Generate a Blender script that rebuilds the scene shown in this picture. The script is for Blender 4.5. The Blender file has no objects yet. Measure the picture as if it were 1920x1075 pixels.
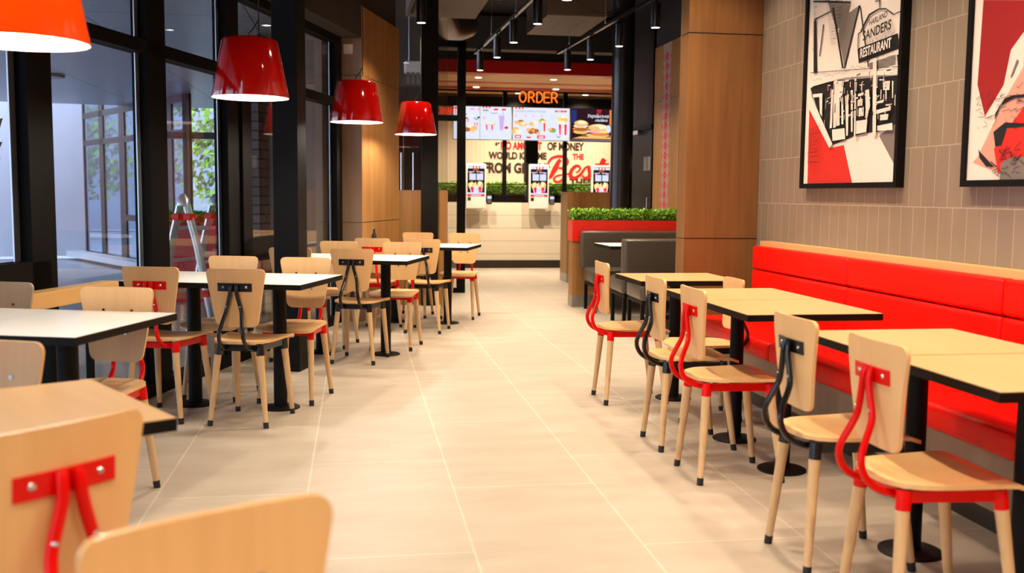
import bpy, bmesh, math, random
from mathutils import Matrix, Vector, noise
random.seed(7)
S = bpy.context.scene
COL = S.collection
PI = math.pi
# ------------------------------------------------------------------ camera
cam_d = bpy.data.cameras.new('camera'); cam = bpy.data.objects.new('camera', cam_d); COL.objects.link(cam)
fw = Vector((0.154538, 0.983669, -0.092267)); rt = Vector((0.987972, -0.154373, 0.008961)); up = Vector((0.005428, 0.092542, 0.995694))
m = Matrix.Identity(4)
for i in range(3):
    m[i][0] = rt[i]; m[i][1] = up[i]; m[i][2] = -fw[i]
m[2][3] = 1.226
cam.matrix_world = m
cam_d.sensor_width = 36; cam_d.lens = 35.0; cam_d.clip_start = .05; cam_d.clip_end = 200
cam_d.dof.use_dof = True; cam_d.dof.focus_distance = 6.2; cam_d.dof.aperture_fstop = 3.0
S.camera = cam
# ------------------------------------------------------------------ world, exposure
S.view_settings.view_transform = 'Standard'; S.view_settings.look = 'None'
S.view_settings.gamma = 1; S.view_settings.use_curve_mapping = False
S.view_settings.exposure = 0.3
W = bpy.data.worlds.new('world'); S.world = W; W.use_nodes = True
wn = W.node_tree; bg = wn.nodes['Background']
wtc = wn.nodes.new('ShaderNodeTexCoord'); wno = wn.nodes.new('ShaderNodeTexNoise'); wno.inputs['Scale'].default_value = 2.5
wcr = wn.nodes.new('ShaderNodeValToRGB'); wcr.color_ramp.elements[0].color = (.42, .5, .72, 1); wcr.color_ramp.elements[1].color = (.8, .86, 1, 1)
wcr.color_ramp.elements[0].position = .35; wcr.color_ramp.elements[1].position = .65
wn.links.new(wtc.outputs['Generated'], wno.inputs['Vector']); wn.links.new(wno.outputs['Fac'], wcr.inputs['Fac'])
wn.links.new(wcr.outputs['Color'], bg.inputs['Color']); bg.inputs['Strength'].default_value = 4.6
S.cycles.max_bounces = 8; S.cycles.diffuse_bounces = 4; S.cycles.glossy_bounces = 4; S.cycles.transparent_max_bounces = 24
S.cycles.sample_clamp_indirect = 6; S.cycles.use_denoising = True
S.cycles.caustics_reflective = False; S.cycles.caustics_refractive = False
LAMP_W = 85.0          # one ceiling spot
WARM = (1.0, .79, .565)
def spot(name, loc, w, col=WARM, size=math.radians(125), blend=.85, r=.04, direc=(0, 0, -1)):
    l = bpy.data.lights.new(name, 'SPOT'); l.energy = w; l.color = col; l.spot_size = size; l.spot_blend = blend; l.shadow_soft_size = r
    o = bpy.data.objects.new(name, l); COL.objects.link(o); o.location = loc
    o.rotation_euler = Vector(direc).to_track_quat('-Z', 'Y').to_euler()
    return o
# ------------------------------------------------------------------ frames of reference
TH = math.radians(17.4)                                    # the glazed side runs at this angle to the room
def G(v, u, z=0): return Vector((v*math.cos(TH)+u*math.sin(TH), -v*math.sin(TH)+u*math.cos(TH), z))
FR = Matrix.Rotation(-TH, 4, 'Z')                           # matrix taking (v,u,z) to world
# ------------------------------------------------------------------ materials
MATS = {}
def mat(name, col, rough=.5, metal=0, spec=.5, emit=None, es=0, noise_s=0, noise_a=0, bump=0, coat=0, sheen=0, stretch=(1, 1, 1)):
    if name in MATS: return MATS[name]
    M = bpy.data.materials.new(name); M.use_nodes = True; nt = M.node_tree; p = nt.nodes['Principled BSDF']
    p.inputs['Base Color'].default_value = (*col, 1); p.inputs['Roughness'].default_value = rough
    p.inputs['Metallic'].default_value = metal; p.inputs['Specular IOR Level'].default_value = spec
    if coat: p.inputs['Coat Weight'].default_value = coat; p.inputs['Coat Roughness'].default_value = .08
    if emit: p.inputs['Emission Color'].default_value = (*emit, 1); p.inputs['Emission Strength'].default_value = es
    tc = nt.nodes.new('ShaderNodeTexCoord'); mp = nt.nodes.new('ShaderNodeMapping'); mp.inputs['Scale'].default_value = stretch
    no = nt.nodes.new('ShaderNodeTexNoise'); no.inputs['Scale'].default_value = noise_s or 8; no.inputs['Detail'].default_value = 5
    nt.links.new(tc.outputs['Object'], mp.inputs['Vector']); nt.links.new(mp.outputs['Vector'], no.inputs['Vector'])
    a = noise_a or .04
    cr = nt.nodes.new('ShaderNodeValToRGB')
    cr.color_ramp.elements[0].position = .3; cr.color_ramp.elements[1].position = .7
    cr.color_ramp.elements[0].color = (*[c*(1-a) for c in col], 1); cr.color_ramp.elements[1].color = (*[min(1, c*(1+a)) for c in col], 1)
    nt.links.new(no.outputs['Fac'], cr.inputs['Fac']); nt.links.new(cr.outputs['Color'], p.inputs['Base Color'])
    if bump:
        b = nt.nodes.new('ShaderNodeBump'); b.inputs['Strength'].default_value = bump; b.inputs['Distance'].default_value = .01
        nt.links.new(no.outputs['Fac'], b.inputs['Height']); nt.links.new(b.outputs['Normal'], p.inputs['Normal'])
    MATS[name] = M; return M
def wood(name, lo, hi, scale=6, stretch=(1, 1, .06), rough=.4, fine=.25, spec=.45):
    M = bpy.data.materials.new(name); M.use_nodes = True; nt = M.node_tree; p = nt.nodes['Principled BSDF']; L = nt.links.new
    p.inputs['Roughness'].default_value = rough; p.inputs['Specular IOR Level'].default_value = spec
    tc = nt.nodes.new('ShaderNodeTexCoord'); mp = nt.nodes.new('ShaderNodeMapping'); mp.inputs['Scale'].default_value = stretch
    L(tc.outputs['Object'], mp.inputs['Vector'])
    n1 = nt.nodes.new('ShaderNodeTexNoise'); n1.inputs['Scale'].default_value = scale; n1.inputs['Detail'].default_value = 4; n1.inputs['Distortion'].default_value = .6
    n2 = nt.nodes.new('ShaderNodeTexNoise'); n2.inputs['Scale'].default_value = scale*9; n2.inputs['Detail'].default_value = 3
    L(mp.outputs['Vector'], n1.inputs['Vector']); L(mp.outputs['Vector'], n2.inputs['Vector'])
    ad = nt.nodes.new('ShaderNodeMixRGB'); ad.inputs['Fac'].default_value = fine; L(n1.outputs['Fac'], ad.inputs['Color1']); L(n2.outputs['Fac'], ad.inputs['Color2'])
    cr = nt.nodes.new('ShaderNodeValToRGB'); e = cr.color_ramp.elements
    e[0].position = .32; e[1].position = .68; e[0].color = (*lo, 1); e[1].color = (*hi, 1)
    L(ad.outputs['Color'], cr.inputs['Fac']); L(cr.outputs['Color'], p.inputs['Base Color'])
    MATS[name] = M; return M
def emis(name, col, s):
    if name in MATS: return MATS[name]
    M = bpy.data.materials.new(name); M.use_nodes = True; nt = M.node_tree; nt.nodes.remove(nt.nodes['Principled BSDF'])
    e = nt.nodes.new('ShaderNodeEmission'); e.inputs['Color'].default_value = (*col, 1); e.inputs['Strength'].default_value = s
    nt.links.new(e.outputs[0], nt.nodes['Material Output'].inputs['Surface']); MATS[name] = M; return M
def glassmat(name, tint=(.9, .93, .95), refl=1.0):
    M = bpy.data.materials.new(name); M.use_nodes = True; nt = M.node_tree; nt.nodes.remove(nt.nodes['Principled BSDF']); L = nt.links.new
    t = nt.nodes.new('ShaderNodeBsdfTransparent'); t.inputs['Color'].default_value = (*tint, 1)
    g = nt.nodes.new('ShaderNodeBsdfGlossy'); g.inputs['Roughness'].default_value = 0.0; g.inputs['Color'].default_value = (refl, refl, refl, 1)
    lw = nt.nodes.new('ShaderNodeLayerWeight'); lw.inputs['Blend'].default_value = .5
    pw = nt.nodes.new('ShaderNodeMath'); pw.operation = 'POWER'; pw.inputs[1].default_value = 5; L(lw.outputs['Facing'], pw.inputs[0])
    f = nt.nodes.new('ShaderNodeMath'); f.operation = 'MULTIPLY_ADD'; f.inputs[1].default_value = .95; f.inputs[2].default_value = .042; L(pw.outputs[0], f.inputs[0])
    mx = nt.nodes.new('ShaderNodeMixShader'); L(f.outputs[0], mx.inputs[0]); L(t.outputs[0], mx.inputs[1]); L(g.outputs[0], mx.inputs[2])
    L(mx.outputs[0], nt.nodes['Material Output'].inputs['Surface']); MATS[name] = M; return M
def tilemat(name, cols, mortar, bw, bh, ms, axes, offset=.5, freq=2, rough=.35, var=.5, loc=(0, 0, 0), cloud=.06, bump=.3, msmooth=.1):
    """brick pattern laid on the two object axes named in axes"""
    M = bpy.data.materials.new(name); M.use_nodes = True; nt = M.node_tree; p = nt.nodes['Principled BSDF']; L = nt.links.new
    tc = nt.nodes.new('ShaderNodeTexCoord'); sp = nt.nodes.new('ShaderNodeSeparateXYZ'); cb = nt.nodes.new('ShaderNodeCombineXYZ')
    L(tc.outputs['Object'], sp.inputs[0])
    for k, a in enumerate(axes):
        ad = nt.nodes.new('ShaderNodeMath'); ad.operation = 'ADD'; ad.inputs[1].default_value = loc[k]
        L(sp.outputs[a], ad.inputs[0]); L(ad.outputs[0], cb.inputs[k])
    b = nt.nodes.new('ShaderNodeTexBrick'); b.offset = offset; b.offset_frequency = freq; b.squash = 1
    b.inputs['Scale'].default_value = 1; b.inputs['Brick Width'].default_value = bw; b.inputs['Row Height'].default_value = bh
    b.inputs['Mortar Size'].default_value = ms; b.inputs['Mortar Smooth'].default_value = msmooth; b.inputs['Bias'].default_value = 0
    b.inputs['Color1'].default_value = (*cols[0], 1); b.inputs['Color2'].default_value = (*cols[1], 1); b.inputs['Mortar'].default_value = (*mortar, 1)
    L(cb.outputs[0], b.inputs['Vector'])
    no = nt.nodes.new('ShaderNodeTexNoise'); no.inputs['Scale'].default_value = 2.2; no.inputs['Detail'].default_value = 6; no.inputs['Roughness'].default_value = .6
    mp = nt.nodes.new('ShaderNodeMapping'); mp.inputs['Scale'].default_value = (1, 2.4, 1); L(tc.outputs['Object'], mp.inputs[0]); L(mp.outputs[0], no.inputs['Vector'])
    cr = nt.nodes.new('ShaderNodeValToRGB'); cr.color_ramp.elements[0].position = .3; cr.color_ramp.elements[1].position = .7
    cr.color_ramp.elements[0].color = (1-cloud*2, 1-cloud*2.2, 1-cloud*2.6, 1); cr.color_ramp.elements[1].color = (1, 1, 1, 1)
    L(no.outputs['Fac'], cr.inputs['Fac'])
    mu = nt.nodes.new('ShaderNodeMixRGB'); mu.blend_type = 'MULTIPLY'; mu.inputs['Fac'].default_value = 1
    L(b.outputs['Color'], mu.inputs['Color1']); L(cr.outputs['Color'], mu.inputs['Color2']); L(mu.outputs['Color'], p.inputs['Base Color'])
    p.inputs['Roughness'].default_value = rough
    bp = nt.nodes.new('ShaderNodeBump'); bp.inputs['Strength'].default_value = bump; bp.inputs['Distance'].default_value = .003; bp.invert = True
    L(b.outputs['Fac'], bp.inputs['Height']); L(bp.outputs['Normal'], p.inputs['Normal'])
    MATS[name] = M; return M
m_floor = tilemat('floor_tile', [(.53, .46, .375), (.49, .43, .35)], (.66, .58, .48), 1.2, .5983, .0045, ('Y', 'X'), .37, 2, rough=.42, loc=(.3, -.397+.5983*20, 0), cloud=.09, bump=.05)
m_walltile = tilemat('wall_tile', [(.31, .238, .168), (.28, .22, .16)], (.46, .37, .27), .109, .2885, .0026, ('Y', 'Z'), .42, 2, rough=.16, loc=(20*.109, .26+.0, 0), cloud=.05, bump=.5)
m_brick = tilemat('dark_brick', [(.16, .11, .10), (.22, .15, .13)], (.05, .045, .05), .24, .085, .008, ('Y', 'Z'), .5, 2, rough=.8, bump=1)
m_shiplap = tilemat('white_panelling', [(.74, .66, .53), (.74, .66, .53)], (.35, .3, .22), 40, .2135, .0035, ('X', 'Z'), 0, 2, rough=.35, loc=(20, 10*.2135-.238, 0), cloud=.02)
m_vgroove = tilemat('grooved_white_boards', [(.80, .70, .52), (.80, .70, .52)], (.6, .5, .36), .085, 40, .003, ('X', 'Z'), 0, 2, rough=.5, loc=(0, 20, 0), cloud=.02)
m_soffit = tilemat('soffit_boards', [(.42, .45, .52), (.40, .43, .50)], (.10, .11, .14), 3.0, 1.35, .008, ('Y', 'X'), 0, 2, rough=.35, loc=(.4, 40, 0), cloud=.04)
m_pave = tilemat('outdoor_paving', [(.46, .47, .50), (.42, .43, .47)], (.3, .31, .34), .6, .6, .006, ('Y', 'X'), .5, 2, rough=.5, loc=(40, 40, 0), cloud=.06)
m_black = mat('black_powder_coat', (.003, .0024, .002), .55, spec=.18)
m_frame = mat('window_frame_black', (.0018, .0014, .0013), .6, spec=.12)
m_ceil = mat('dark_ceiling', (.012, .010, .009), .85)
m_duct = mat('duct_insulation', (.115, .085, .06), .6, bump=.3, noise_s=14)
m_foil = mat('duct_foil', (.16, .12, .085), .35, metal=.5, bump=.6, noise_s=20)
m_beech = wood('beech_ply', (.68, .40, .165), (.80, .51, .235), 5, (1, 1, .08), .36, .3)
m_beech_top = wood('beech_laminate', (.61, .375, .165), (.73, .47, .235), 4, (1, .07, 1), .3, .3)
m_leg = wood('ash_leg', (.56, .36, .17), (.74, .51, .27), 14, (1, 1, .04), .4, .35)
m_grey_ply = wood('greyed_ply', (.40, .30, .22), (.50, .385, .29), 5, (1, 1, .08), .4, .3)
m_walnut = wood('oak_cladding', (.155, .064, .017), (.32, .155, .050), 3.0, (1, 1, .06), .36, .3)
m_walnut2 = wood('oak_cladding_light', (.22, .100, .026), (.39, .195, .062), 7, (1, 1, .025), .42, .35)
m_greywood = wood('greyed_oak', (.24, .15, .09), (.36, .24, .15), 2.5, (1, 1, .07), .45, .3)
m_strip = wood('beech_edge_board', (.62, .36, .13), (.74, .46, .18), 5, (1, .06, 1), .4, .2)
m_white_top = mat('white_laminate', (.90, .885, .86), .3, noise_a=.01)
m_red = mat('red_powder_coat', (.70, .003, .001), .28, spec=.2)
m_blackgloss = mat('black_gloss_paint', (.006, .006, .007), .24, spec=.5)
m_redleather = mat('red_vinyl', (.80, .004, .001), .34, spec=.16, bump=.05, noise_s=40)
m_greyleather = mat('charcoal_vinyl', (.070, .056, .043), .27, bump=.05, noise_s=40)
m_redbox = mat('red_lacquer', (.70, .012, .006), .3)
m_redfascia = mat('red_fascia', (.55, .008, .006), .35)
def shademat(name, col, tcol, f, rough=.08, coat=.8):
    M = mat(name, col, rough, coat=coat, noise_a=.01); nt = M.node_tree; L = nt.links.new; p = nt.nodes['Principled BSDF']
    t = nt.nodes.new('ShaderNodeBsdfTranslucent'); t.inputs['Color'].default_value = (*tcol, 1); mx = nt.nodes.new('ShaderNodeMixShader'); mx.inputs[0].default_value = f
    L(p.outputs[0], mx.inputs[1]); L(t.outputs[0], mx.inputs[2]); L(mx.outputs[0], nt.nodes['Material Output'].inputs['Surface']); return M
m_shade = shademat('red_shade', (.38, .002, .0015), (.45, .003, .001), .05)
m_shade_glow = shademat('red_shade_painted_glow', (1, .09, .002), (1, .11, .002), .36)  # red shade with its overbright orange glow put into the colour
m_shade_in = shademat('white_shade_inner', (.82, .78, .72), (.8, .75, .68), .35, .5, 0)
m_bulb = emis('lit_bulb', (1, .86, .66), 14)
m_lens = emis('lit_lamp_lens', (1, .88, .74), 9)
m_chrome = mat('steel', (.62, .6, .57), .22, metal=1)
m_alu = mat('brushed_aluminium', (.55, .56, .58), .35, metal=.8)
m_kick = mat('steel_kickplate', (.33, .30, .26), .35, metal=.6)
m_rubber = mat('black_rubber', (.010, .009, .009), .6)
m_white = mat('white_plastic', (.80, .77, .72), .35, noise_a=.01)
m_paper = mat('paper', (.8, .8, .8), .7)
m_leaf = mat('box_leaf', (.13, .34, .015), .45, noise_s=30, noise_a=.35)
m_leaf2 = mat('box_leaf_bright', (.33, .60, .035), .4, noise_s=30, noise_a=.3)
m_tree = mat('tree_leaf', (.16, .19, .05), .6, noise_s=3, noise_a=.5)
m_bark = mat('bark', (.06, .045, .035), .8)
m_lilac = mat('pale_lilac_render', (.60, .61, .69), .8, noise_s=1.2, noise_a=.05)
m_bronze = mat('bronze_window_frame', (.055, .040, .034), .4)
m_ledge = mat('pale_stone', (.62, .64, .68), .5)
m_darkwall = mat('dark_plum_paint', (.022, .018, .020), .6)
m_iron = mat('cast_iron', (.05, .05, .055), .4, metal=.6)
m_pink = mat('magenta_banner', (.75, .03, .22), .6)
m_slaty = wood('ceiling_slat_wood', (.62, .37, .12), (.74, .46, .17), 4, (.06, 1, 1), .35, .2)
m_slatr = mat('ceiling_slat_red', (.62, .012, .015), .25, coat=.3)
m_slat_highlight = mat('ceiling_slat_red_highlight', (.72, .45, .38), .3)  # red slat, its pinkish highlight put into the colour
m_darkpanel = mat('dark_door_leaf', (.010, .008, .010), .45, spec=.3)
m_glass = glassmat('window_glass', (.86, .90, .93))
m_glass2 = glassmat('partition_glass', (.92, .92, .92))
m_skirt = mat('dark_skirting', (.020, .014, .010), .4)
# ------------------------------------------------------------------ mesh helpers
class MB:
    def __init__(s, M=None): s.bm = bmesh.new(); s.M = M or Matrix.Identity(4); s.mi = 0
    def _fin(s, vs, fs):
        for v in vs: v.co = s.M @ v.co
        for f in fs: f.material_index = s.mi
    def box(s, a, b, bevel=0, seg=2):
        a, b = Vector(a), Vector(b); lo = Vector(map(min, a, b)); hi = Vector(map(max, a, b))
        t = bmesh.new(); bmesh.ops.create_cube(t, size=1)
        for v in t.verts: v.co = Vector((lo[i]+(v.co[i]+.5)*(hi[i]-lo[i]) for i in range(3)))
        if bevel: bmesh.ops.bevel(t, geom=t.edges[:], offset=bevel, segments=seg, profile=.6, affect='EDGES')
        s.merge(t); return s
    def merge(s, t, keepmat=False):
        mp = {}
        for v in t.verts: mp[v] = s.bm.verts.new(s.M @ v.co)
        for f in t.faces:
            try: n = s.bm.faces.new([mp[v] for v in f.verts])
            except ValueError: continue
            n.material_index = f.material_index if keepmat else s.mi
        t.free()
    def ring(s, pts): return [s.bm.verts.new(s.M @ Vector(p)) for p in pts]
    def face(s, vs, mi=None):
        try: f = s.bm.faces.new(vs)
        except ValueError: return
        f.material_index = s.mi if mi is None else mi
    def loft(s, rings, cap=True, close=True):
        R = [s.ring(r) for r in rings]; n = len(R[0])
        for a, b in zip(R, R[1:]):
            for i in range(n if close else n-1):
                j = (i+1) % n; s.face([a[i], a[j], b[j], b[i]])
        if cap: s.face(R[0][::-1]); s.face(R[-1])
        return s
    def cyl(s, p0, p1, r0, r1=None, n=20, cap=True):
        p0, p1 = Vector(p0), Vector(p1); r1 = r0 if r1 is None else r1
        q = (p1-p0).to_track_quat('Z', 'Y').to_matrix()
        c = [(math.cos(2*PI*i/n), math.sin(2*PI*i/n)) for i in range(n)]
        s.loft([[p0+q@Vector((x*r0, y*r0, 0)) for x, y in c], [p1+q@Vector((x*r1, y*r1, 0)) for x, y in c]], cap); return s
    def tube(s, pts, r, n=10, rz=None):
        pts = [Vector(p) for p in pts]; rings = []; prev = None
        for i, p in enumerate(pts):
            d = (pts[min(i+1, len(pts)-1)]-pts[max(i-1, 0)]).normalized()
            if prev is None:
                prev = d.orthogonal().normalized()
            prev = (prev-d*prev.dot(d)).normalized(); b = d.cross(prev)
            rings.append([p+prev*math.cos(2*PI*k/n)*r+b*math.sin(2*PI*k/n)*(rz or r) for k in range(n)])
        s.loft(rings); return s
    def lathe(s, prof, c=(0, 0, 0), n=32, cap=False):
        c = Vector(c)
        s.loft([[c+Vector((r*math.cos(2*PI*i/n), r*math.sin(2*PI*i/n), z)) for i in range(n)] for r, z in prof], cap); return s
    def poly(s, pts, mi=None):
        s.face(s.ring(pts), mi); return s
    def prism(s, pts, d):
        d = Vector(d); s.loft([[Vector(p) for p in pts], [Vector(p)+d for p in pts]]); return s
    def slab(s, rows, hw, pos, t, nx=14, mis=(0, 0, 0)):
        """curved ply sheet: rows is a list of r, half width hw(r), pos(x, r) gives the point, t is the thickness vector"""
        A = []; B = []; t = Vector(t)
        for r in rows:
            w = hw(r); ra = []; rb = []
            for i in range(nx+1):
                x = w*(2*i/nx-1); p = Vector(pos(x, r))
                ra.append(s.bm.verts.new(s.M@p)); rb.append(s.bm.verts.new(s.M@(p+t)))
            A.append(ra); B.append(rb)
        for k in range(len(rows)-1):
            for i in range(nx):
                s.face([A[k][i], A[k][i+1], A[k+1][i+1], A[k+1][i]], mis[0]); s.face([B[k][i], B[k+1][i], B[k+1][i+1], B[k][i+1]], mis[1])
            for X in (0, nx): s.face([A[k][X], A[k+1][X], B[k+1][X], B[k][X]], mis[2])
        for k in (0, len(rows)-1):
            for i in range(nx): s.face([A[k][i], B[k][i], B[k][i+1], A[k][i+1]], mis[2])
        return s
    def build(s, name, mats, parent=None, smooth=False, loc=None, rz=None):
        me = bpy.data.meshes.new(name); bmesh.ops.recalc_face_normals(s.bm, faces=s.bm.faces[:]); s.bm.to_mesh(me); s.bm.free()
        for q in (mats if isinstance(mats, (list, tuple)) else [mats]): me.materials.append(q)
        if smooth:
            me.polygons.foreach_set('use_smooth', [True]*len(me.polygons)); me.set_sharp_from_angle(angle=math.radians(38))
        o = bpy.data.objects.new(name, me); COL.objects.link(o)
        if parent: o.parent = parent
        if loc is not None: o.location = loc
        if rz is not None: o.rotation_euler = (0, 0, rz)
        return o
def tag(o, label=None, cat=None, group=None, kind=None):
    if label: o['label'] = label
    if cat: o['category'] = cat
    if group: o['group'] = group
    if kind: o['kind'] = kind
    return o
def thing(name, label, cat, loc=(0, 0, 0), rz=0, group=None):
    o = bpy.data.objects.new(name, None); COL.objects.link(o); o.location = loc; o.rotation_euler = (0, 0, rz); o.empty_display_size = .1
    return tag(o, label, cat, group)
def struct(name, mb, mats, label=None, smooth=False):
    return tag(mb.build(name, mats, None, smooth), label, kind='structure')
def copy_tree(o, parent=None):
    c = o.copy(); COL.objects.link(c); c.parent = parent
    for ch in list(o.children): copy_tree(ch, c)
    return c
def curvepts(pts, n=5):
    P = [Vector(p) for p in pts]; out = []
    for i in range(len(P)-1):
        a, b, c, d = P[max(i-1, 0)], P[i], P[i+1], P[min(i+2, len(P)-1)]
        for k in range(n):
            t = k/n; out.append(.5*((2*b)+(c-a)*t+(2*a-5*b+4*c-d)*t*t+(-a+3*b-3*c+d)*t**3))
    out.append(P[-1]); return out
def text(name, body, o, ex, ey, w, h, m_, parent=None, bold=0, shear=0, depth=0, space=1.0):
    """lettering laid with its lower left corner at o, ex to the right and ey upward, fitted to w x h"""
    cu = bpy.data.curves.new('lettering', 'FONT'); cu.body = body; cu.offset = bold; cu.shear = shear; cu.extrude = depth; cu.space_character = space
    t = bpy.data.objects.new('lettering', cu); COL.objects.link(t); bpy.context.view_layer.update()
    me = bpy.data.meshes.new_from_object(t.evaluated_get(bpy.context.evaluated_depsgraph_get())); bpy.data.objects.remove(t)
    xs = [v.co.x for v in me.vertices]; ys = [v.co.y for v in me.vertices]; x0, x1, y0, y1 = min(xs), max(xs), min(ys), max(ys)
    o, ex, ey = Vector(o), Vector(ex), Vector(ey); nz = ex.cross(ey)
    for v in me.vertices:
        v.co = o+ex*((v.co.x-x0)/(x1-x0)*w)+ey*((v.co.y-y0)/(y1-y0)*h)+nz*v.co.z
    me.materials.clear(); me.materials.append(m_); me.name = name
    ob = bpy.data.objects.new(name, me); COL.objects.link(ob)
    if parent: ob.parent = parent
    return ob
# ================================================================== SETTING
struct('floor', MB().box((-3.2, -2.5, -.06), (6.2, 20.2, 0)), m_floor, 'beige stone-look tile floor')
GLV = -3.03                                                # plane of the glazing, in the angled frame
struct('ceiling', MB().box((-4.2, -2.5, 4.0), (6.2, 20.2, 4.15)), m_ceil, 'dark open ceiling')
struct('wall_right', MB().box((2.70, -2.5, 0), (2.9, 6.62, 4.0)), m_walltile, 'taupe stacked tile wall')
struct('wall_right_return', MB().box((2.74, 6.62, 0), (3.75, 6.72, 4.0)), m_darkwall)
struct('wall_right_booth', MB().box((3.62, 6.72, 0), (3.75, 12.0, 4.0)), m_darkwall)
struct('wall_right_far', MB().box((3.91, 12.0, 0), (4.05, 14.45, 4.0)).box((4.05, 14.3, 0), (6.15, 14.45, 4.0)).box((3.62, 11.9, 0), (3.91, 12.0, 4.0)), m_darkwall)
struct('wall_back', MB().box((-.5, 19.95, 0), (6.2, 20.1, 4.0)), m_vgroove, 'grooved white board wall behind the counter')
struct('wall_front', MB().box((-3.2, -2.6, 0), (2.9, -2.45, 4.0)), m_greywood)
# lowered bulkhead over the glazing
b = MB(FR); b.box((GLV-.10, -1.5, 2.665), (-2.80, 9.13, 4.0)); struct('trim_1', b, mat('bulkhead_paint', (.018, .014, .011), .8), 'dark bulkhead over the windows')
# ---- glazing: mullions, transoms and panes of the angled window wall
def window(n, u0, u1, sash=False, wl=.06, wr=.06, sw=.12, top=2.60, tr=(2.025, 2.10)):
    b = MB(FR); F = GLV
    r = thing('window_%d' % n, 'black framed window %s' % ('with an opening sash' if sash else 'with fixed panes'), None); r['kind'] = 'structure'
    b.box((F-.05, u0, 0), (F+.05, u0+wl, top+.07)); b.box((F-.05, u1-wr, 0), (F+.05, u1, top+.07))
    b.box((F-.05, u0, top), (F+.05, u1, top+.07)); b.box((F-.05, u0, 0), (F+.05, u1, .08)); b.box((F-.05, u0, tr[0]), (F+.05, u1, tr[1]))
    b.build('window_frame', m_frame, r)
    g = MB(FR)
    g.box((F-.004, u0+wl, tr[1]), (F+.004, u1-wr, top))
    sp = MB(FR); sp.box((F-.012, u1-wr-.04, tr[1]), (F-.005, u1-wr, top))
    if sash:
        s = MB(FR); s0, s1 = u0+wl, u1-wr; z0 = .76
        s.box((F-.03, s0, z0), (F+.07, s0+sw, tr[0])); s.box((F-.03, s1-sw, z0), (F+.07, s1, tr[0])); s.box((F-.03, s0, z0), (F+.07, s1, z0+.125)); s.box((F-.03, s0, tr[0]-.09), (F+.07, s1, tr[0]))
        s.build('window_sash', m_frame, r)
        g.box((F+.01, s0+sw, z0+.125), (F+.018, s1-sw, tr[0]-.09)); g.box((F-.004, s0, .08), (F+.004, s1, z0-.05))
        sp.box((F+.0, s1-sw-.045, z0+.125), (F+.008, s1-sw, tr[0]-.09))
        b2 = MB(FR); b2.box((F-.05, s0, z0-.05), (F+.05, s1, z0)); b2.build('window_rail', m_frame, r)
    else:
        g.box((F-.004, u0+wl, .08), (F+.004, u1-wr, tr[0])); sp.box((F-.012, u1-wr-.04, .08), (F-.005, u1-wr, tr[0]))
    g.build('window_pane', m_glass, r); sp.build('glazing_spacer', m_alu, r)
    return r
for i, a in enumerate(((-1.4, .9), (.9, 2.0), (2.0, 3.1, 1), (3.1, 4.555, 1, .06, .06, .145), (4.555, 5.62, 0, .02, .105), (5.62, 6.69, 0, .11, .10), (6.69, 7.86, 1, .10, .06, .16), (7.86, 9.09, 0, .06, .15))): window(i+1, *a)
# ---- square black column by the window
b = MB(FR); b.box((-2.600, 6.449, 0), (-2.425, 6.62, 4.0), .004); struct('pillar_window', b, m_black, 'square black steel column by the windows')
# ---- timber clad pier at the end of the windows
b = MB(FR); b.box((GLV-.3, 9.13, 0), (-2.80, 9.135, 2.664)); struct('wall_pier_return', b, m_greywood, 'greyed oak cladding on the pier return')
b = MB(FR); b.box((GLV-.3, 9.136, 0), (-2.815, 10.46, 2.96)); struct('wall_pier', b, m_darkwall)
b = MB(FR); b.box((-2.814, 9.136, 0), (-2.80, 10.474, 2.962)); struct('wall_pier_panel', b, m_walnut2, 'ribbed oak panelling on the pier')
b = MB(FR)
for z in (.944, 2.32): b.box((-2.7995, 9.14, z), (-2.799, 10.47, z+.006)); b.box((-3.06, 9.1285, z), (-2.80, 9.1295, z+.006))
struct('trim_2', b, m_skirt)
b = MB(FR); b.box((-3.06, 9.10, 2.668), (-2.801, 9.13, 4.0)).box((-3.2, 9.135, 2.965), (-2.83, 10.46, 4.0)); struct('trim_3', b, mat('bulkhead_paint', (.018, .014, .011), .8))
# ---- right hand timber column
b = MB(); b.box((2.182, 6.45, 0), (2.70, 6.619, 4.0), .003); struct('pillar_oak', b, m_walnut, 'oak clad square pillar between the banquette and the booths')
b = MB()
for z in (.938, 2.30): b.box((2.1805, 6.4485, z), (2.70, 6.6, z+.006))
struct('trim_4', b, m_skirt)
# ---- far right: door wall and round column
b = MB(); b.cyl((3.505, 13.0, 0), (3.505, 13.0, 4.0), .147, n=40); struct('pillar_round', b, mat('round_column_paint', (.016, .013, .010), .28), 'round black column', smooth=True)
dr = thing('door_1', None, None, (3.9, 13.4, 0)); dr['kind'] = 'structure'; dr['label'] = 'dark door with a closer and a notice beyond the booths'
MB().box((-.03, -.66, 0), (0, .52, 2.10)).build('door_leaf', m_darkpanel, dr)
MB().box((-.05, .52, 0), (.0, .66, 2.16)).box((-.04, -.72, 0), (0, -.66, 2.16)).build('door_frame', m_walnut2, dr)
MB().box((-.07, -.66, 2.10), (0, .52, 2.16)).build('door_header', m_black, dr)
MB().box((-.10, -.12, 2.055), (-.03, .16, 2.115), .008).build('door_closer', m_chrome, dr)
MB().box((-.034, -.50, 1.56), (-.031, -.22, 1.745)).build('notice', m_paper, dr)
MB().tube([(-.03, -.58, .95), (-.09, -.58, .95), (-.09, -.58, 1.2), (-.03, -.58, 1.2)], .012).build('door_handle', m_chrome, dr)
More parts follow.
